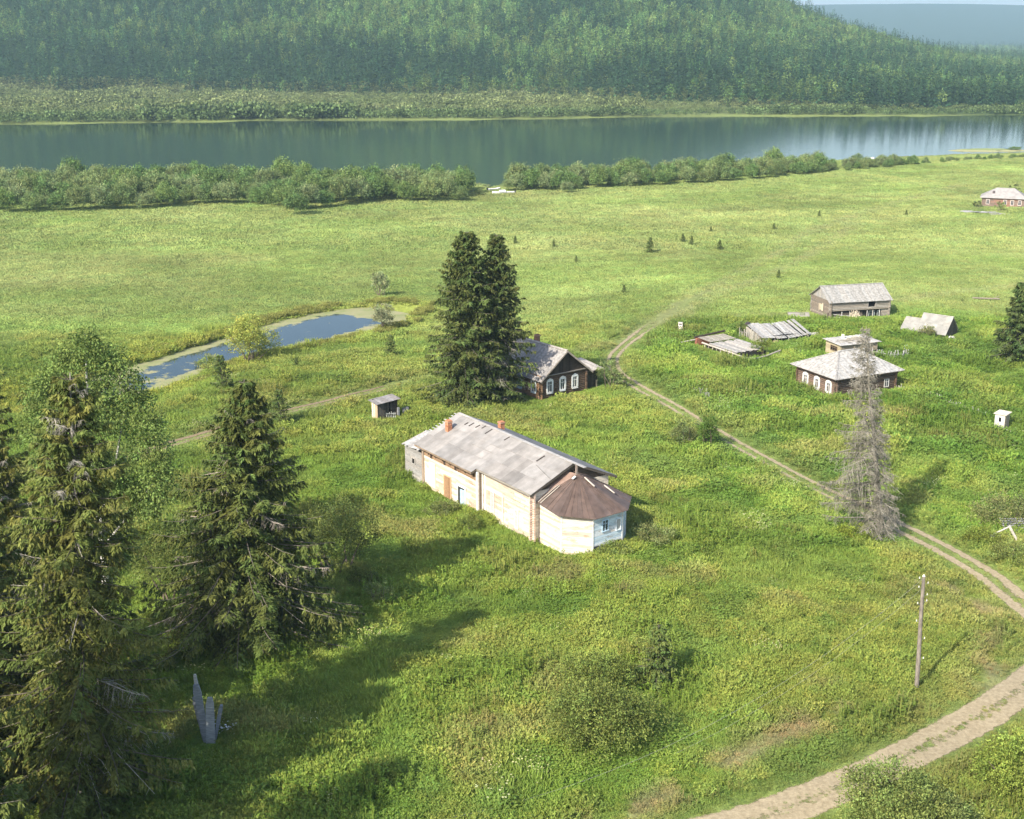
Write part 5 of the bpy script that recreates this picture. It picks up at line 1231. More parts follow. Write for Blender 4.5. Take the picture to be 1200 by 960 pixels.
def grave_boards():
    o = G(246, 871); root = thing('split_trunk', 'bluish grey splintered trunk pieces standing together in the shaded grass', 'dead trunk', (o[0], o[1], o[2]), math.radians(0)); foot(root, -.9, .6, -.4, .5)
    def shard(x1, y1, h, w0, w1, t_, x0=0.0, y0=0.0, seed=1):
        rg = random.Random(seed); q = MB(); n = 9; P = []
        for k in range(n):
            t = k / (n - 1); w = (w0 + (w1 - w0) * t) * rg.uniform(.96, 1.04) * (1 if k < n - 1 else .6)
            P.append([(x0 + (x1 - x0) * t - w / 2, y0 + (y1 - y0) * t - .05, h * t - .3), (x0 + (x1 - x0) * t + w / 2, y0 + (y1 - y0) * t - .05, h * t - .3 + rg.uniform(-.06, .06)), (x0 + (x1 - x0) * t + w / 2.2, y0 + (y1 - y0) * t + .12, h * t - .3), (x0 + (x1 - x0) * t - w / 2.2, y0 + (y1 - y0) * t + .12, h * t - .3)])
        P = np.array(P); i_ = np.arange(n - 1)[:, None] * 4; j_ = np.arange(4)[None]
        q.add(P.reshape(-1, 3), np.stack([i_ + j_, i_ + (j_ + 1) % 4, i_ + 4 + (j_ + 1) % 4, i_ + 4 + j_], -1).reshape(-1, 4), t_); q.poly(P[-1], t_); q.build('trunk_shard', 'wood', root)
    shard(.12, .3, 3.4, .62, .50, (.33, .35, .36), .05, 0, 1); shard(-.75, .5, 4.2, .35, .55, (.26, .28, .30), -.2, .1, 2); shard(-1.0, .7, 3.2, .2, .3, (.22, .24, .26), -.35, .25, 3); shard(-.85, .75, 4.8, .2, .24, (.40, .40, .38), -.3, .3, 4); shard(.75, .6, 2.7, .15, .3, (.20, .22, .24), .2, .3, 5)
    t2 = thing('white_flowers', 'small cluster of white flowers right of the rotten planks', 'flowers', tuple(G(267, 857)))
    fl = MB(); rg = np.random.default_rng(4); n = 46; P = np.stack([rg.normal(0, .5, n), rg.normal(0, .4, n), rg.uniform(.25, .6, n)], -1); v, f = kites(P, rvec(rg, n) * np.array([1, 1, .3]), np.array([[0, 0, 1.]]) + rvec(rg, n) * .3, .16, .14, .5); fl.add(v, f, (.85, .85, .82)); fl.build('petals', 'leaves', t2)
    st = MB(); n = 90; P = np.stack([rg.normal(0, .5, n), rg.normal(0, .4, n), np.zeros(n)], -1); v, f = kites(P, rvec(rg, n) * .4 + np.array([0, 0, 1.]), rvec(rg, n), .5, .06, .5); st.add(v, f, (.10, .16, .03)); st.build('stems', 'leaves', t2)
grave_boards()
def boat(px, label, L=5.5, W=1.6, tint=(.78, .78, .76), rot=0.3, cab=False):
    o = G(*px); root = thing('motor_boat', label, 'boat', (o[0], o[1], max(o[2], WATER)), rot, 'boats at the river bank'); h = MB(); n = 12
    xs = np.linspace(-L / 2, L / 2, n); wd = W / 2 * np.clip(1 - ((xs + L * .1) / (L * .62)) ** 4, .04, 1); sh = .55 + .25 * np.clip(xs / (L / 2), 0, 1) ** 2
    rings = np.array([[(x, -w, s), (x, -w * .7, .1), (x, 0, 0), (x, w * .7, .1), (x, w, s), (x, w * .85, s - .03), (x, 0, .2), (x, -w * .85, s - .03)] for x, w, s in zip(xs, wd, sh)]); i_ = np.arange(n - 1)[:, None] * 8; j_ = np.arange(8)[None]
    h.add(rings.reshape(-1, 3), np.stack([i_ + j_, i_ + (j_ + 1) % 8, i_ + 8 + (j_ + 1) % 8, i_ + 8 + j_], -1).reshape(-1, 4), tint); h.poly(rings[0], tint); h.build('hull', 'paint', root)
    s_ = MB(); s_.box(-L * .1, 0, -W * .42, W * .42, .35, .42, (.4, .3, .2)); s_.box(-L * .35, -L * .25, -W * .4, W * .4, .35, .42, (.4, .3, .2)); s_.build('bench', 'wood', root)
    m_ = MB(); m_.box(-L / 2 - .35, -L / 2 + .05, -.18, .18, .3, 1.0, (.04, .04, .045)); m_.box(-L / 2 - .25, -L / 2 - .1, -.06, .06, -.3, .3, (.05, .05, .05)); m_.build('outboard_motor', 'paint', root)
    if cab: c = MB(); c.slab([(-.6, -.6, 1.1), (1.2, -.6, 1.1), (1.4, .6, 1.1), (-.6, .6, 1.1)], .5, (.8, .8, .8)); c.build('cabin', 'paint', root)
boat((590, 227), 'white motor boat beached at the gap in the willows, nearer of the two', 7, 1.8, rot=.15 + math.pi, cab=True)
boat((579, 223), 'white motor boat lying just behind the other at the gap in the willows', 4.5, 1.5, rot=.5)
boat((1006, 188), 'small white boat at the river edge beyond the right willow belt, left of the pair', 5, 1.6, rot=.0)
boat((1022.5, 188), 'small white boat with dark motor at the river edge, right of the pair', 4.2, 1.6, rot=1.0, cab=True)
# ------------------------------------------------------------------ meadow grass
cl_near = variant_collection('tuft', [('grass', 1), ('grass', 2), ('grass', 3), ('herb', 4), ('herb', 5), ('tall', 6), ('tall', 7), ('bloom', 8)], 'grass')
cl_far = variant_collection('swardpatch', [('sward', 11), ('sward', 12), ('sward', 13)], 'grass')
def grass_cols(rng, x, y, extra=.08):
    c = gcol(x, y); n = len(x)
    k = (1.0 + (fbm(x, y, 1.6, 3, 33) - .5) * .55) * rng.uniform(1 - extra, 1 + extra, n)
    c = c * (1.22 * k)[:, None]; c[:, 0] *= rng.uniform(.88, 1.1, n); return c
rng = np.random.default_rng(21)
def near_grass(name, label, P, base):
    ok, z = keep_land(P); dm, pm = dist_line(P[:, 0], P[:, 1], ROAD_MAIN); wr = np.interp(pm, np.arange(len(ROAD_W)), ROAD_W)
    dt = dist_line(P[:, 0], P[:, 1], TRACK_L)[0]; dl = dist_line(P[:, 0], P[:, 1], ROAD_LAND)[0]
    rel = np.minimum(np.minimum(dm / wr, dt / 1.0), dl / 1.5)
    ok &= ((rel > 1.05) | ((rel < .3) & (rng.random(len(P)) < .6))) & ~in_foot(P)
    for L in []: ok &= ~((dist_line(P[:, 0], P[:, 1], L)[0] < 1.0) & (fbm(P[:, 0], P[:, 1], 3, 3, 17) > .5))
    P = P[ok]; z = z[ok]; rel = rel[ok]; n = len(P); x, y = P[:, 0], P[:, 1]
    h1 = fbm(x, y, 5, 3, 31); h2 = fbm(x, y, 8, 3, 32); dry = fbm(x, y, 6, 3, 15); r = rng.random(n)
    yard = S((x - 14) / 8) * S((y - 100) / 12)
    idx = rng.integers(0, 3, n)
    idx = np.where((h1 > .52) & (r < .75), rng.integers(3, 5, n), idx); idx = np.where((h2 > .56) & (r > .45), rng.integers(5, 7, n), idx)
    idx = np.where((yard > .5) & (r < .55), rng.integers(3, 5, n), idx); idx = np.where((dry > .62) & (r < .5), 5, idx)
    idx = np.where((fbm(x, y, 3, 2, 35) > .78) & (rng.random(n) < .2), 7, idx)
    s = base * rng.uniform(.7, 1.25, n) * (.8 + .7 * fbm(x, y, 4, 3, 34)) * (1 + .3 * yard)
    s *= near_foot(P) * (.62 + .76 * fbm(x, y, 2.4, 2, 92))
    for L in WORN: s *= 1 - .55 * np.exp(-(dist_line(x, y, L)[0] / 1.0) ** 2)
    s *= np.clip(.35 + (rel - 1) * .5, .4, 1); s = np.where(rel < 1, s * .55, s)
    sc3 = np.stack([s, s, s * (.62 + .62 * fbm(x, y, 7, 2, 36))], -1)
    return scatter(name, label, cl_near, np.stack([x, y, z], -1), rng.uniform(0, 6.28, n), sc3, idx, grass_cols(rng, x, y), rng.normal(0, .08, (n, 2)))
P = grid_pts(rng, 57, 128, .37, .46, 8); near_grass('meadow_grass', 'thick mixed grass and herbs of the near meadow', P, 1.0)
P = grid_pts(rng, 128, 200, .62, .46, 6); near_grass('meadow_grass', 'grass and weeds round the village houses', P, 1.2)
P = np.vstack([grid_pts(rng, 200, 290, 1.25, .47, 6), grid_pts(rng, 290, 545, 2.1, .47, 6)])
ok, z = keep_land(P); dl = np.minimum(dist_line(P[:, 0], P[:, 1], ROAD_LAND)[0], dist_line(P[:, 0], P[:, 1], ROAD_MAIN)[0]); ok &= (dl > 1.6) & ~in_foot(P); P = P[ok]; z = z[ok]; n = len(P)
s = np.where(P[:, 1] < 290, .95, 1.45) * rng.uniform(.7, 1.3, n); sz = s * (.45 + .7 * fbm(P[:, 0], P[:, 1], 12, 3, 37))
scatter('meadow_grass', 'short grass of the far meadow down to the river', cl_far, np.stack([P[:, 0], P[:, 1], z], -1), rng.uniform(0, 6.28, n), np.stack([s, s, sz], -1), rng.integers(0, 3, n), grass_cols(rng, P[:, 0], P[:, 1], .10))

# stands of taller weeds: meadowsweet, sorrel, nettles
cl_weed = variant_collection('weedclump', [('weed', 21), ('weed', 22), ('weed', 23), ('weed', 24)], 'grass')
P = grid_pts(rng, 58, 205, .80, .46, 6); ok, z = keep_land(P); x, y = P.T
dm = np.minimum(dist_line(x, y, ROAD_MAIN)[0], np.minimum(dist_line(x, y, TRACK_L)[0], dist_line(x, y, ROAD_LAND)[0]))
f = fbm(x, y, 7, 4, 95) + .10 * S((x - 14) / 8) * S((y - 100) / 12) * (y < 195) - .07 * S((y - 130) / 30) * (x < 10)
ok &= (f > .575) & (dm > 2.6) & ~in_foot(P) & (near_foot(P, 3.0) > .7); P = P[ok]; z = z[ok]; x, y = P.T; n = len(P); kind = fbm(x, y, 9, 3, 96)
c = gcol(x, y) * rng.uniform(.85, 1.25, (n, 1)); c = np.where((kind > .60)[:, None], c * np.array([1.08, .92, 1.1]), c * np.array([.92, .98, .88]))
s = rng.uniform(.7, 1.3, n) * (.5 + .6 * np.clip((f[ok] - .55) * 5, 0, 1)); scatter('weed_stands', 'stands of taller leafy weeds spread through the meadow and yards', cl_weed, np.stack([x, y, z], -1), rng.uniform(0, 6.28, n), s, rng.integers(0, 4, n), c * 1.1)

# reeds and sedge round the pond
P = grid_pts(rng, 150, 235, .75, .5, 0); d, par, w = dist_line(P[:, 0], P[:, 1], PONDL, PONDW); d = d + (fbm(P[:, 0], P[:, 1], 5, 3, 9) - .5) * 2.2; z = T(P[:, 0], P[:, 1])
ok = (z > POND - .15) & (z < POND + .45) & (d < w + 2.6) & (fbm(P[:, 0], P[:, 1], 4, 2, 97) > .42); P = P[ok]; z = z[ok]; n = len(P)
c = np.array([.215, .250, .070]) * rng.uniform(.75, 1.2, (n, 1)); scatter('pond_sedge', 'yellowish sedge and reeds along the pond edge', cl_near, np.stack([P[:, 0], P[:, 1], z], -1), rng.uniform(0, 6.28, n), rng.uniform(.7, 1.5, n), rng.integers(5, 7, n), c)
# ------------------------------------------------------------------ trees
NEEDLE = (.135, .165, .044)
trA = spruce_mesh(11, 27.0, 6.4, 330, tw=16, kk=9, kl=.34, kw=.10, clear=.03, dead_twigs=45, col=NEEDLE, lean=(1.7, 0), pw=.62, gap=.2, bare=.08, front=.2, trunk_tint=(.30, .28, .25), branch_tint=(.12, .105, .08), thick=1.15)
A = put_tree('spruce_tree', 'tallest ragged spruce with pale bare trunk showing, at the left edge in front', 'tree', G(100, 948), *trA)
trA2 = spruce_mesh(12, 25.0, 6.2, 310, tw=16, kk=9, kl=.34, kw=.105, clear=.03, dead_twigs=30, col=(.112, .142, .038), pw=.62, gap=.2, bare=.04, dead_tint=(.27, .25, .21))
A2 = put_tree('spruce_tree', 'dense spruce cut off by the left edge, its crown filling the lower left corner', 'tree', G(-30, 900), *trA2)
copy_tree(A2, (-29.5, 53.5, 0), 2.0, 1.08, 'spruce rising just outside the lower left corner, mostly seen as shadow on the grass')
copy_tree(A, (-37, 60, 0), 3.5, .98, 'spruce left of the lower left corner that shades the grass')
copy_tree(A2, (-25, 47.5, 0), 5.0, .95, 'spruce directly below the lower left corner, its side filling the corner')
copy_tree(A2, G(-4, 705), 1.1, .86, 'dark spruce standing behind on the left edge with its narrow top beside the birch')
copy_tree(A, G(38, 800), 4.2, .72, 'shorter spruce between the tall ragged spruce and the birch')
trB = spruce_mesh(13, 20.5, 9.2, 380, tw=18, kk=10, kl=.36, kw=.12, clear=.02, dead_twigs=26, col=(.098, .132, .036), lean=(1.1, 0), pw=.86, gap=.12, bare=.06, dead_tint=(.42, .36, .30))
B = put_tree('spruce_tree', 'broad spruce with a narrow top and bare grey branches halfway up, left of centre', 'tree', G(283, 748), *trB)
trC = spruce_mesh(14, 22.0, 5.9, 340, tw=13, kk=7, kl=.40, kw=.15, clear=.02, dead_twigs=8, col=(.088, .122, .036), pw=.58, gap=.12)
put_tree('spruce_tree', 'taller left one of the twin dark spruces beside the log house', 'tree', G(547, 474), *trC, group='twin spruces beside the log house')
trC2 = spruce_mesh(15, 21.3, 5.4, 300, tw=12, kk=7, kl=.40, kw=.15, clear=.05, dead_twigs=20, col=(.090, .122, .038), pw=.6, gap=.25, bare=.05)
put_tree('spruce_tree', 'right one of the twin dark spruces, close against the log house roof', 'tree', G(583, 469), *trC2, group='twin spruces beside the log house')
trD = spruce_mesh(16, 20.0, 3.9, 270, tw=11, clear=.03, needles=False, dead_twigs=30, lean=(-3.0, 0), pw=.75, gap=.35, twig=.022, trunk_tint=(.29, .265, .22), dead_tint=(.23, .215, .175), thick=1.1, asym=.5)
rd = thing('dead_spruce', 'bare grey dead spruce leaning beside the dirt road, its top crossing the hipped roof', 'dead tree', G(1033, 630)); trD[0].build('trunk_and_branches', 'bark', rd)
# branches are part of the same skeleton: trunk, limbs and twigs in one mesh
trE = spruce_mesh(17, 12.0, 4.0, 120, tw=10, kk=5, kl=.5, kw=.22, clear=.0, dead_twigs=0, col=(.075, .115, .036), pw=.7)
put_tree('spruce_tree', 'dark young spruce cut off by the right edge beyond the low bright roofed shed', 'tree', G(1190, 428), *trE)
trS = spruce_mesh(18, 5.0, 1.9, 70, tw=7, kk=4, kl=.26, kw=.12, clear=.0, dead_twigs=0, col=(.11, .16, .045), pw=.85)
S0 = put_tree('young_spruce', 'young spruce rising from bushes in the lower middle meadow', 'tree', G(768, 805), *trS)
for (px, py, sc_, lab) in [(457, 419, .72, 'small dark spruce alone on the slope below the right end of the pond'), (262, 457, 1.0, 'young spruce at the near bank of the pond beside the low round bushes'), (330, 499, .95, 'young spruce standing by the faint track right of the broad spruce'), (348, 432, .35, 'tiny spruce on the slope below the yellow willow'),
                           (761, 296, .75, 'largest of the young spruces scattered on the far meadow'), (800, 284, .45, 'left one of a pair of small spruces on the far meadow'), (810, 287, .45, 'right one of a pair of small spruces on the far meadow'), (843, 293, .5, 'small spruce right of the pair on the far meadow'), (833, 272, .3, 'tiny dark sapling above the pair on the far meadow'), (907, 269, .35, 'tiny dark sapling right of the others on the far meadow'), (649, 290, .35, 'tiny dark sapling on the far meadow right of the twin spruces'), (675, 307, .3, 'tiny sapling below another right of the twin spruces'), (960, 254, .35, 'faint sapling in the far meadow below the right willow belt'), (912, 326, .35, 'low sapling in the meadow left of the barn'), (1062, 252, .3, 'speck of a sapling left of the far house'), (731, 344, .35, 'low sapling above the road fork'), (604, 286, .4, 'tiny sapling directly right of the twin spruce tops')]:
    copy_tree(S0, G(px, py), px * .37, sc_, lab)

# birch behind the left spruces
bh = 22.5
blobs = [(.3, 0, 20.5, 1.5, 1.5, 2.4), (-1.4, .3, 19.4, 1.4, 1.4, 1.9), (2.0, .3, 18.6, 1.9, 1.6, 2.3), (3.6, .4, 16.4, 1.4, 1.5, 2.0), (-2.9, -.5, 17.2, 1.7, 1.8, 2.1), (-3.9, 0, 14.6, 1.5, 1.6, 1.9), (4.4, 0, 13.2, 1.7, 1.7, 2.6), (-3, .5, 11.8, 2.0, 2.0, 2.4), (.5, 0, 15.2, 2.2, 2.4, 3.4), (5.2, -.4, 9.5, 1.5, 1.6, 3.0), (1, 0, 10, 2.6, 2.6, 2.6), (3.4, .3, 8, 1.6, 1.6, 2.2)]
tb = MB(); tb.tube([(0, 0, -.3), (.1, 0, 6), (-.2, .1, 12), (.1, 0, 18), (.3, 0, 22)], [.3, .24, .18, .1, .03], 9, (.62, .60, .55)); tb.tube([(0, 0, 6.5), (1.6, 0, 11), (2.8, 0, 16)], [.16, .11, .04], 7, (.55, .53, .48)); tb.tube([(0, 0, 8), (-1.6, .2, 12), (-2.6, 0, 16.5)], [.14, .1, .04], 7, (.55, .53, .48)); tb.tube([(.5, 0, 5), (3, 0, 8), (4.6, -.3, 10)], [.1, .07, .03], 6, (.5, .48, .44))
put_tree('birch_tree', 'tall loose pale green birch rising behind the left spruces in front of the pond', 'tree', G(125, 702), tb, leafy(31, blobs, 40000, .23, .6, (.20, .28, .08), .62, 30, .2, .38, .9), fol='leaves')
def bush(name, label, cat, loc, w, h, n, leaf, col, seed, group=None, nst=7, lumps=5, per=36):
    rg = np.random.default_rng(seed); bl = [(0, 0, h * .55, w * .36, w * .36, h * .45)]
    for q in range(lumps):
        a_ = q * 2.4 + rg.uniform(-.4, .4); r = w * rg.uniform(.18, .34); bl.append((math.cos(a_) * r, math.sin(a_) * r, h * rg.uniform(.3, .6), w * rg.uniform(.18, .27), w * rg.uniform(.18, .27), h * rg.uniform(.24, .38)))
    return put_tree(name, label, cat, loc, stems(seed, bl, nst, .03 + .012 * h), leafy(seed, bl, n, leaf, .55, col, .13 * w ** .8 * .8, per, .45, .42, .1, .3), fol='leaves', group=group, trunk_name='stems')
bush('willow_tree', 'round yellow green willow at the near edge of the pond', 'tree', G(294, 426), 8.2, 7.2, 9000, .26, (0.333, 0.364, 0.084), 41, nst=9)
bush('round_bush', 'low yellow green bush at the pond bank just left of the young spruce', 'bush', G(245, 437), 4.6, 2.6, 2600, .22, (0.279, 0.325, 0.093), 42)
bush('round_bush', 'pale greyish bush on the scum at the right end of the pond', 'bush', G(450, 386), 4.8, 4.4, 2600, .24, (0.310, 0.325, 0.171), 43)
bush('round_bush', 'pale grey bush in the meadow above the right end of the pond', 'bush', G(446, 347), 4.2, 4.6, 2400, .26, (0.294, 0.341, 0.171), 44)
bush('leafy_bush', 'tall dark bush under the broad spruce on its right', 'bush', G(398, 672), 8.0, 6.8, 11000, .16, (0.143, 0.178, 0.050), 45)
bush('leafy_bush', 'dark bush close to the broad spruce trunk on its left', 'bush', G(205, 705), 7.5, 6.5, 10000, .17, (0.155, 0.193, 0.053), 46)
bush('leafy_bush', 'yellowish bush seen between the left spruces and the broad spruce', 'bush', G(232, 655), 4.5, 4.2, 3800, .16, (0.232, 0.279, 0.070), 47)
bush('leafy_bush', 'small light bush at the edge of the long spruce shadow', 'bush', G(445, 712), 2.6, 2.4, 1800, .13, (0.216, 0.264, 0.093), 48)
bush('leafy_bush', 'low dark bush in the spruce shadow below the rounded timber building', 'bush', G(428, 690), 3.0, 2.2, 1800, .14, (0.161, 0.201, 0.054), 49)
bush('leafy_bush', 'large leafy bush in the lower middle meadow before the young spruce', 'bush', G(700, 872), 8.4, 3.9, 19000, .17, (0.192, 0.240, 0.062), 50, lumps=8)
bush('leafy_bush', 'leafy bush behind the large one, left of the young spruce', 'bush', G(702, 820), 6.4, 3.2, 8000, .17, (0.211, 0.264, 0.065), 51)
bush('leafy_bush', 'yellow green bush right behind the young spruce in the lower meadow', 'bush', G(745, 775), 3.4, 1.9, 2200, .13, (0.279, 0.310, 0.078), 52)
bush('leafy_bush', 'big leafy bush at the bottom edge in front of the dirt road', 'bush', G(1045, 985), 6.2, 4.8, 18000, .16, (0.192, 0.240, 0.070), 53, lumps=8)
bush('leafy_bush', 'lower bush at the bottom edge right of the big one', 'bush', G(1108, 992), 4.4, 3.0, 8000, .15, (0.192, 0.240, 0.078), 54)
bush('leafy_bush', 'bright leafy bush cut off by the right edge below the dirt road', 'bush', G(1190, 930), 5.0, 4.0, 11000, .15, (0.235, 0.294, 0.062), 55)
bush('leafy_bush', 'brownish overgrown bush behind the broken gate at the right edge', 'bush', G(1180, 618), 7.5, 3.2, 6500, .17, (0.201, 0.225, 0.084), 56, lumps=8)
bush('leafy_bush', 'low reddish green bush in front of the broken gate', 'bush', G(1188, 662), 5.0, 2.0, 3600, .15, (0.193, 0.232, 0.070), 57)
bush('leafy_bush', 'fresh green bush left of the broken gate beside the road', 'bush', G(1150, 640), 4.0, 1.8, 3000, .15, (0.211, 0.264, 0.054), 58)
bush('leafy_bush', 'upright bright green bush at the dirt road left of the dead spruce', 'bush', G(828, 528), 3.0, 4.4, 5500, .15, (.13, .215, .045), 77, lumps=4)
bush('leafy_bush', 'olive bush at the dirt road left of the bright young spruce', 'bush', G(801, 524), 3.6, 3.2, 3000, .16, (0.186, 0.225, 0.084), 59)
bush('leafy_bush', 'thin greyish bush growing against the porch of the log house', 'bush', G(716, 456), 3.6, 4.2, 2600, .17, (0.204, 0.255, 0.093), 60)
bush('leafy_bush', 'low green bush between the log house porch and the road', 'bush', G(733, 452), 2.8, 1.8, 1600, .15, (0.223, 0.279, 0.078), 61)
bush('leafy_bush', 'green bush growing through the sunken board roof', 'bush', G(893, 417), 3.2, 2.6, 2200, .16, (0.235, 0.294, 0.070), 62)
bush('leafy_bush', 'small round bush between the sunken roof and the collapsing shed', 'bush', G(872, 394), 2.8, 2.4, 1600, .17, (0.211, 0.264, 0.078), 63)
bush('leafy_bush', 'brown green bush at the eave of the low bright roofed shed', 'bush', G(1087, 396), 3.2, 2.0, 1600, .17, (0.248, 0.264, 0.109), 64)
bush('leafy_bush', 'green bush at the foot of the dead spruce', 'bush', G(1000, 634), 4.2, 1.6, 3000, .15, (0.223, 0.279, 0.046), 65)
bush('leafy_bush', 'dull bush against the wall under the boarded windows', 'bush', G(520, 607), 3.6, 1.9, 2600, .14, (0.186, 0.216, 0.078), 66)
bush('leafy_bush', 'green bush in front of the blue door leaf of the whitewashed building', 'bush', G(549, 622), 3.0, 1.5, 2000, .14, (0.204, 0.255, 0.065), 67)
bush('leafy_bush', 'tall weeds and bush in the shade right of the rounded end', 'bush', G(762, 640), 4.6, 1.9, 2800, .15, (0.216, 0.248, 0.093), 68)
bush('leafy_bush', 'low weeds under the blue window of the rounded end', 'bush', G(720, 652), 3.4, 1.2, 1800, .13, (0.193, 0.240, 0.078), 69)
bush('leafy_bush', 'bush at the gable of the far log house', 'bush', G(1172, 247), 3.0, 2.6, 700, .3, (0.235, 0.294, 0.093), 70)
bush('leafy_bush', 'dark bush behind the right end of the far log house', 'bush', G(1187, 234), 4.5, 5.0, 900, .35, (0.161, 0.201, 0.078), 71)
bush('leafy_bush', 'small low bush left of the far log house', 'bush', G(1146, 243), 3.0, 2.0, 600, .3, (0.211, 0.264, 0.109), 72)

# willow belts along the near bank: every bush a thing
protos = []
for q in range(7):
    rg = np.random.default_rng(80 + q); w_, h_ = 8.0, 6.6; bl = [(0, 0, h_ * .55, 2.9, 2.9, h_ * .42)]
    for k_ in range(5):
        a_ = k_ * 1.3 + rg.uniform(-.3, .3); bl.append((math.cos(a_) * 2.2, math.sin(a_) * 2.2, h_ * rg.uniform(.35, .62), rg.uniform(1.3, 2), rg.uniform(1.3, 2), h_ * rg.uniform(.2, .34)))
    c_ = np.array([(.15, .205, .075), (.165, .21, .085), (.12, .19, .06), (.165, .21, .080), (.14, .205, .065), (.115, .18, .06), (.18, .225, .10)][q]) * 1.32
    v, f, c = leafy(90 + q, bl, 3600, .42, .6, c_, .85, 30, .6, .38, .2); protos.append(mesh_from('willow_bush', v, [f], M['leaves'], c))
rw = random.Random(77)
def belt(frontpx, rows, dx, label, group, smin, smax, y_back):
    xs = np.arange(frontpx[0][0], frontpx[-1][0], dx)
    for x in xs:
        yf = np.interp(x, [p[0] for p in frontpx], [p[1] for p in frontpx]); yb = np.interp(x, [p[0] for p in y_back], [p[1] for p in y_back])
        for k_ in range(rows):
            py = yb + (yf - yb) * (k_ + .3 + rw.uniform(-.25, .25)) / max(rows - .4, 1) ; px = x + rw.uniform(-.5, .5) * dx
            if smax < .6: px += rw.uniform(-12, 12); py += rw.uniform(-1, 1)
            w_ = G(px, min(py, yf)); s_ = rw.uniform(smin, smax) * (1.0 if k_ < rows - 1 else .85)
            o = bpy.data.objects.new('willow_bush', rw.choice(protos)); link(o); o.location = (w_[0], w_[1], max(w_[2] - .3, WATER)); o.rotation_euler = (0, 0, rw.uniform(0, 6.28)); o.scale = (s_ * rw.uniform(.85, 1.15), s_, s_ * rw.uniform(.9, 1.4))
            tag(o, label, 'bush', group)
belt([(-40, 251), (60, 249), (160, 248), (235, 240), (300, 240), (350, 250), (400, 243), (450, 236), (545, 238)], 4, 14.5, 'grey green willow bush in the dense left belt along the near river bank', 'willow bushes of the left bank belt', .78, 1.15, [(-40, 219), (545, 222)])
belt([(604, 224), (660, 224), (760, 218), (860, 213), (960, 203)], 3, 13, 'green willow bush in the dense right belt along the near river bank', 'willow bushes of the right bank belt', .72, 1.0, [(604, 219), (800, 207), (960, 197)])
belt([(950, 204), (1000, 199), (1060, 194)], 3, 9, 'medium shrub at the tapering end of the right willow belt', 'shrubs at the end of the right belt', .40, .58, [(950, 199), (1060, 192)])
belt([(1060, 194), (1130, 188), (1230, 184)], 3, 9, 'low shrub in the thin fringe at the bend of the near bank', 'low shrubs at the river bend',   .16, .28, [(1060, 192), (1230, 182)])
for px, py, s_, lb in [(596, 224, .55, 'single small grey willow behind the beached boats'), (563, 229, .32, 'lone low silvery shrub at the water left of the boats'), (612, 224, .3, 'small shrub joining the right willow belt to the boats'), (664, 226, .55, 'round bush standing out before the right willow belt'), (348, 252, .95, 'big dark willow bulging out in front of the left belt')]:
    w_ = G(px, py); o = bpy.data.objects.new('willow_bush', protos[int(px) % 7]); link(o); o.location = w_; o.scale = (s_,) * 3; tag(o, lb, 'bush')
# ------------------------------------------------------------------ far bank, forest, haze
cl_for = variant_collection('foresttree', [('conifer', 51), ('conifer', 52), ('conifer', 53), ('pine', 54), ('pine', 55), ('broad', 56), ('broad', 57), ('broad', 58)], 'wild')
cl_shr = variant_collection('brush', [('shrub', 61), ('shrub', 62), ('shrub', 63)], 'wild')
rng = np.random.default_rng(99)
P = np.vstack([grid_pts(rng, 780, 2300, 6.8, .50, 40), grid_pts(rng, 2300, 4200, 17, .50, 40)]); x, y = P.T; a_ = x / y; ft = np.interp(a_, *FT); edge = ft + (fbm(x, y, 60, 3, 71) - .5) * 70
ok = (y > edge) & ((y < 2300) | (a_ > .12)); P = P[ok]; x, y = P.T; n = len(P); a_ = x / y; ft = np.interp(a_, *FT); z = T(x, y)
near = 1 - S((y - ft - 60) / 160)
dec = fbm(x, y * .8, 95, 4, 72) + .16 * S((y - ft - 250) / 500) - .22 * near; r = rng.random(n)
pd = .14 * (1 - near) + .05 + S((dec - .42) * 5) * .62
idx = np.where(r < pd, rng.integers(5, 8, n), np.where(rng.random(n) < .72, rng.integers(0, 3, n), rng.integers(3, 5, n)))
con = idx < 5
tint = np.where(con[:, None], np.array([.058, .125, .055]), np.array([.140, .232, .070])) * (1 - .25 * near)[:, None] * rng.uniform(.65, 1.35, (n, 1)) * (1 + (fbm(x, y, 40, 3, 73) - .5) * .5)[:, None]
tint[:, 0] *= rng.uniform(.85, 1.25, n)
s = rng.uniform(.75, 1.25, n) * np.where(con, 1.05, .95); s = s * np.where(y > 2300, 1.0, .86); s3 = np.stack([s * np.where(con, .95, 1.05), s * np.where(con, .95, 1.05), s * rng.uniform(.85, 1.2, n)], -1)
tag(scatter('hill_forest', 'dense mixed taiga covering the hill across the river', cl_for, np.stack([x, y, z - .5], -1), rng.uniform(0, 6.28, n), s3, idx, tint))
P = grid_pts(rng, 700, 1250, 4.6, .50, 30); x, y = P.T; a_ = x / y; fb = np.interp(a_, *FB) + (fbm(x, y, 30, 3, 4) - .5) * 14; ft = np.interp(a_, *FT)
den = fbm(x, y * 2, 45, 3, 74); ok = (y > fb + 9) & (y < ft + 45) & ((den > .40) | (y < fb + 40) & (a_ < .05) | (y > ft - 25)); P = P[ok]; x, y = P.T; n = len(P); a_ = x / y; fb = np.interp(a_, *FB); ft = np.interp(a_, *FT); z = T(x, y)
q = fbm(x, y, 25, 3, 75)[:, None]; tint = np.array([.12, .165, .055]) * (1 - q) + np.array([.21, .235, .10]) * q
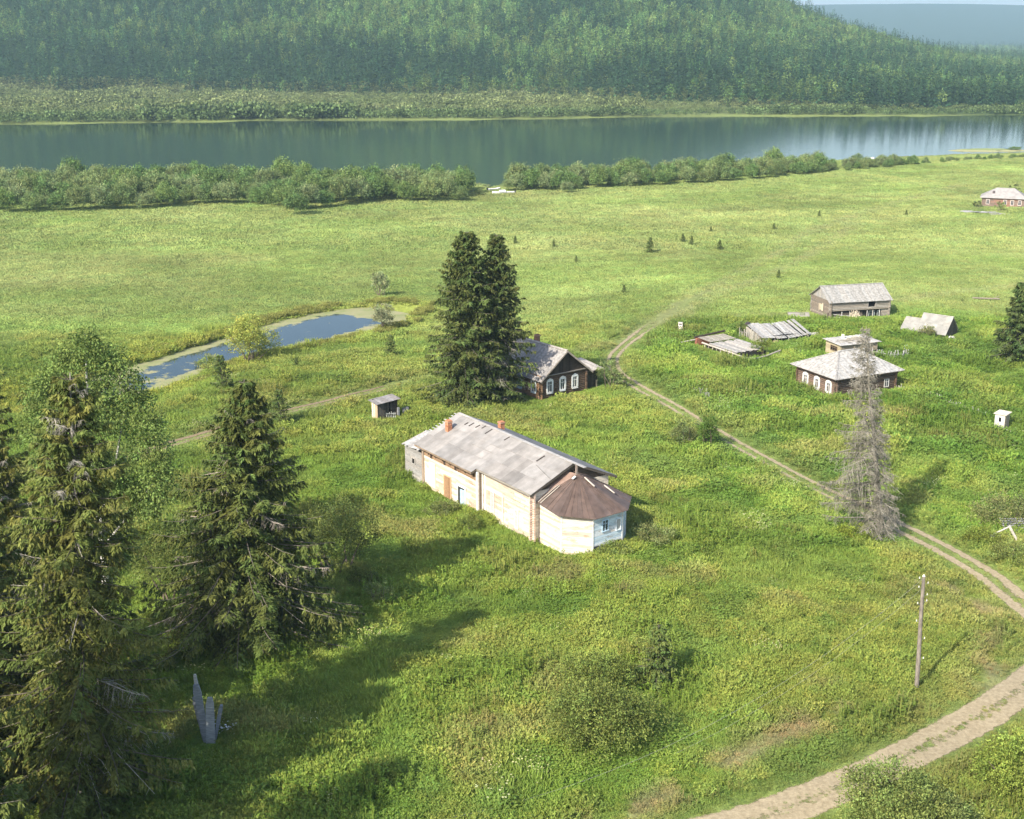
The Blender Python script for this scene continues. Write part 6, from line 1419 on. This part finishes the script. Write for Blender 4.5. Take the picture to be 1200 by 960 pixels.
fr = (1 - S((y - fb - 12) / 50))[:, None]; tint = tint * (1 - fr * .75) + np.array([.085, .14, .05]) * fr * .75; tint = tint * rng.uniform(.75, 1.3, (n, 1))
s = rng.uniform(.45, 1.15, n) * (1 + .5 * fr[:, 0]) * np.where(fbm(x, y, 40, 2, 77) > .62, 1.6, 1) * np.where(a_ > .1, .6, 1)
tag(scatter('bank_brush', 'brush and scrub on the flats of the far river bank', cl_shr, np.stack([x, y, z - .3], -1), rng.uniform(0, 6.28, n), s, rng.integers(0, 3, n), tint))
# sand spit in the river bend
w_ = GZ(1158, 176.5, WATER); mb = MB(); n = 30; th = np.linspace(0, 2 * math.pi, n, endpoint=False); rg = np.random.default_rng(6); rr = 1 + .12 * rg.normal(size=n)
out_ = np.stack([np.cos(th) * 19 * rr, np.sin(th) * 8 * rr, np.full(n, -.4)], -1); inn = out_ * np.array([.6, .6, 0]) + np.array([0, 0, .5]); mb.add(np.vstack([out_, inn]), [(i, (i + 1) % n, n + (i + 1) % n, n + i) for i in range(n)], (.30, .30, .16)); mb.poly(inn, (.24, .28, .10))
o = mb.build('grassy_islet', 'wood'); o.location = (w_[0], w_[1], WATER); tag(o, 'small flat grassy islet in the river bend at the right', kind='structure')
v_ = bpy.data.objects.new('low_shrub', protos[2]); link(v_); v_.location = (w_[0] + 11, w_[1] - 2, WATER + .3); v_.scale = (.7, .4, .25); tag(v_, 'flat dark shrub on the right end of the small islet', 'bush')

# air: pale haze over the whole valley
hm_ = bpy.data.materials.new('valley_haze'); hm_.use_nodes = True; nt = hm_.node_tree; nt.nodes.clear(); out = nt.nodes.new('ShaderNodeOutputMaterial'); pv_ = nt.nodes.new('ShaderNodeVolumePrincipled')
pv_.inputs['Color'].default_value = (.54, .78, 1.0, 1); pv_.inputs['Density'].default_value = HAZE; pv_.inputs['Anisotropy'].default_value = 0.0; nt.links.new(pv_.outputs[0], out.inputs['Volume'])
hb = MB(); hb.box(-9700, 9700, -90, 12900, -12, 420, (1, 1, 1)); ho = hb.build('haze', hm_); tag(ho, 'thin blue haze filling the valley air', kind='stuff')
